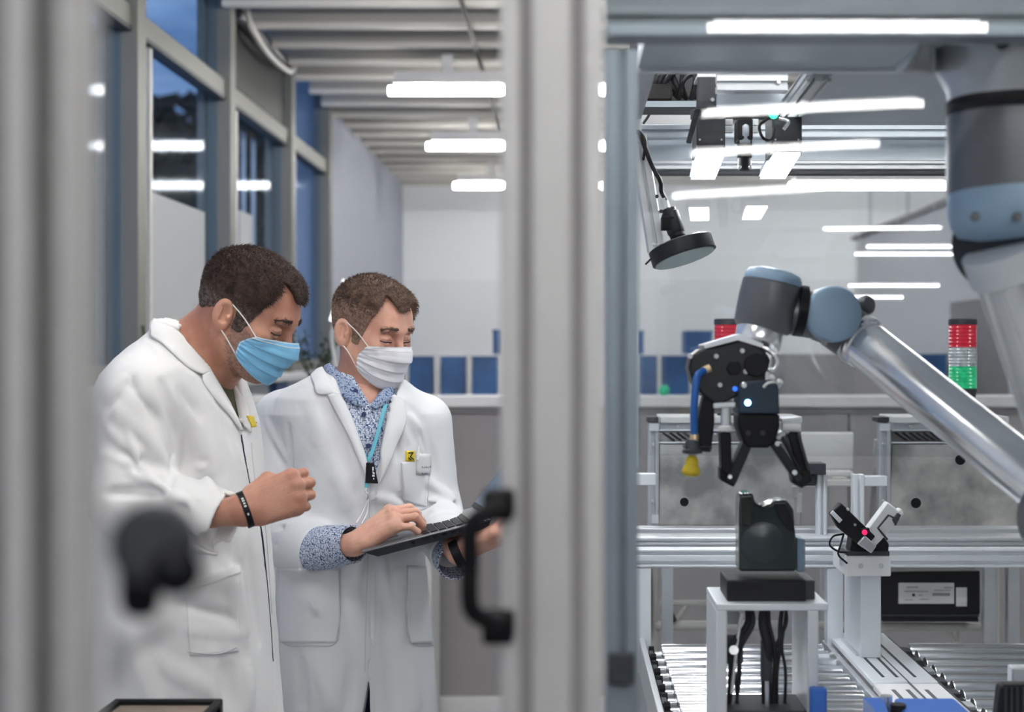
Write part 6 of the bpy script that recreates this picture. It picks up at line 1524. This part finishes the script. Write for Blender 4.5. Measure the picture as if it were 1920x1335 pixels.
# signal towers
def tower(cx_, lab, dim=False, Y=3.87):
    t = thing('signal_tower', at(cx_, 740, Y), lab, 'signal tower', 'red clear and green signal towers')
    r = 26*Y/F_PX; x = X_(cx_, Y)
    def seg(y0, y1, m, name, ribs):
        z1, z0 = Z_(y0, Y), Z_(y1, Y); prof = []
        n = 24
        for i in range(n+1):
            z = z0+(z1-z0)*i/n; rr_ = r*(1-.035*(1 if (i//2) % 2 else 0)) if ribs else r*.93
            prof.append((rr_, z-z0))
        MB().lathe((x, Y, z0), (0, 0, 1), prof, 36).build(name, m, t, smooth=20)
    red = mat('red_lens_glass', (.50, .015, .035), .18, emit=(.5, .01, .03), estr=.12, coat=.5)
    grn = mat('green_lens_glass', (.01, .32, .14), .18, emit=(.05, 1, .4), estr=.12, coat=.5, col2=(.0, .08, .04), vscale=60)
    clr = mat('clear_lens_glass', (.62, .66, .67), .12, coat=.5, col2=(.40, .43, .45), vscale=70)
    seg(609, 651, red, 'red_segment', True); seg(651, 687, clr, 'clear_segment', True); seg(687, 728, grn, 'green_segment', True)
    MB().lathe((x, Y, Z_(609, Y)), (0, 0, 1), [(r*1.02, 0), (r*1.02, .012), (r*.97, .016), (r*.5, .017)], 36).build('top_cap', M['dark'], t, smooth=35)
    MB().lathe((x, Y, Z_(745, Y)), (0, 0, 1), [(r*.9, 0), (r*1.0, .02), (r*.98, Z_(728, Y)-Z_(745, Y))], 36).build('base', M['dark'], t, smooth=35)
    zt_ = Z_(781, 3.79); MB().cyl((x, Y, zt_+.006), (x, Y, Z_(744, Y)), .012, n=16).build('pole', M['alu'], t, smooth=60)
    MB().cyl((x, Y, zt_), (x, Y, zt_+.006), .03, n=24).build('foot', M['dark'], t, smooth=40)
    return t
tower(1805, 'signal tower with red, clear and lit green segments above the silver forearm')
tower(1365, 'signal tower whose red top shows beside the silver wrist flange')
# pipe rack and battery box
pr = thing('pipe_rack', at(1540, 1200, 4.0), 'cream pipe rack behind the conveyor rollers', 'rack')
Yp = 4.0
def hp(x0, y0, x1, y1, r=.012, n='pipe'): MB().cyl(at(x0, y0, Yp), at(x1, y1, Yp), r, n=16).build(n, M['pipe'], pr, smooth=60)
for x in (1228, 1866): MB().cyl((X_(x, Yp), Yp, 0), at(x, 1000, Yp), .011, n=16).build('upright', M['pipe'], pr, smooth=60)
hp(1238, 1131, 1580, 1131, .009); hp(1228, 1173, 1500, 1173, .0145); hp(1500, 1173, 1866, 1176, .012)
hp(1290, 1130, 1262, 1172, .008, 'brace'); hp(1775, 1180, 1798, 1215, .008, 'brace'); hp(1798, 1180, 1798, 1330, .007, 'brace')
MB().tube([at(1250, 1137, Yp-.02), at(1262, 1166, Yp-.02)], .012, sub=1).build('clamp', M['dark'], pr)
for x in (1246, 1258): MB().cyl(at(x, 1133, Yp-.03), at(x, 1133, Yp-.01), .006, n=12).build('clamp_bolt', M['screw'], pr)
setp(pb(MB(), 1188, 1066, 1219, 1195, 3.96, 4.2).build('dark_cabinet', M['black'], bevel=.004), 'narrow black cabinet edge beside the left cream upright', 'cabinet')
bt = thing('battery_box', at(1745, 1166, 3.95), 'black box with a white printed label resting on the cream pipe', 'box')
plate([(1651, 1072), (1838, 1070), (1838, 1150), (1834, 1156), (1836, 1166), (1654, 1166)], 3.93, 4.06, 'case', M['black'], bt, .003)
pb(MB(), 1685, 1093, 1789, 1132, 3.926, 3.93).build('label_sticker', M['white_plastic'], bt)
pb(MB(), 1793, 1102, 1813, 1137, 3.926, 3.93).build('code_sticker', M['white_plastic'], bt)
pb(MB(), 1656, 1153, 1836, 1156, 3.922, 3.93).build('case_rib', M['dark'], bt)
gry = mat('print_grey', (.35, .35, .36), .7); 
for x0, y0, x1, y1 in ((1700, 1100, 1722, 1102), (1770, 1101, 1786, 1103), (1696, 1108, 1740, 1109.5), (1752, 1106, 1782, 1107.5), (1696, 1124, 1712, 1125.5), (1725, 1123, 1742, 1124.5), (1722, 1115, 1730, 1116.5)):
    pb(MB(), x0, y0, x1, y1, 3.9252, 3.926).build('label_print', gry, bt)
MB().lathe(at(1713, 1115.5, 3.9252), (0, 1, 0), [(.0045, 0), (.0045, .001)], 14).build('label_mark', M['dark'], bt)
for k in range(11): pb(MB(), 1749+k*3, 1112, 1750.6+k*3, 1117, 3.9252, 3.926).build('bar_code', M['dark'], bt)
# blue covers and black unit at the very front
bc = thing('blue_cover', at(1710, 1335, 2.42), 'bright blue plastic cover at the bottom edge below the centre plate', 'cover')
zb = Z_(1308, 2.45)
MB().add([(X_(1618, 2.45), 2.45, zb), (X_(1655, 2.45), 2.45, zb), (X_(1655, 2.3), 2.2, zb), (X_(1660, 2.3), 2.2, zb), (X_(1618, 2.45), 2.45, zb-.08), (X_(1655, 2.45), 2.45, zb-.08), (X_(1655, 2.3), 2.2, zb-.08), (X_(1660, 2.3), 2.2, zb-.08)], [(0, 1, 2, 3), (7, 6, 5, 4), (0, 4, 5, 1), (1, 5, 6, 2), (2, 6, 7, 3), (3, 7, 4, 0)]).build('left_panel', M['blue_part'], bc)
q = [(X_(1676, 2.45), 2.45), (X_(1790, 2.45), 2.45), (X_(1830, 2.33), 2.2), (X_(1690, 2.3), 2.2)]
MB().hexa([V(x, y, zb-.10) for x, y in q], [V(x, y, zb) for x, y in q]).build('right_panel', M['blue_part'], bc, bevel=.006)
MB().cyl(at(1662, 1304, 2.42), at(1662, 1400, 2.42), .010, n=20).build('rod', M['chrome'], bc, smooth=60)
MB().cyl(at(1684, 1320, 2.38), at(1684, 1400, 2.38), .013, n=20).build('black_rod', M['black'], bc, smooth=60)
MB().box((X_(1660, 2.4), 2.25, 0), (X_(1700, 2.4), 2.4, zb-.10)).build('pedestal', M['alu'], bc)
bu = thing('black_unit', at(1895, 1335, 2.3), 'black ribbed unit cut by the bottom right corner', 'unit')
plate([(1864, 1400), (1876, 1292), (1882, 1284), (1960, 1284), (1960, 1400)], 2.25, 2.28, 'housing', M['black'], bu, .004)
for k in range(4): pb(MB(), 1884+k*11, 1290, 1888+k*11, 1400, 2.246, 2.25).build('rib', M['dark'], bu)
MB().box((X_(1900, 2.3), 2.281, 0), (X_(1930, 2.3), 2.32, Z_(1400, 2.3))).build('pedestal', M['alu'], bu)
pb(MB(), 1898, 1252, 1960, 1284, 2.5, 2.53).build('grey_bracket', M['alu'], bu, bevel=.003)
MB().box((X_(1910, 2.5), 2.5, 0), (X_(1930, 2.5), 2.53, Z_(1284, 2.5))).build('bracket_leg', M['alu'], bu)
# rear pane of the cell
rpn = thing('rear_pane', (X_(1200, 3.5), 3.5, 1.3), 'clear rear pane of the cell mirroring the two square lights', 'pane')
q = [(.17, 3.456), (1.9, 3.321), (1.9, 3.325), (.17, 3.460)]
MB().hexa([V(x, y, 1.37) for x, y in q], [V(x, y, 2.20) for x, y in q]).build('pane', glass_mat('rear_cell_pane', (.97, .98, .985), .05, 0, .5), rpn)
MB().box((.15, 3.448, 1.34), (.17, 3.468, 2.3)).build('frame_upright', M['alu_blue'], rpn)
MB().box((1.9, 3.35, Z_(1001, 3.44)), (1.92, 3.37, 2.3)).build('frame_upright', M['alu_blue'], rpn)
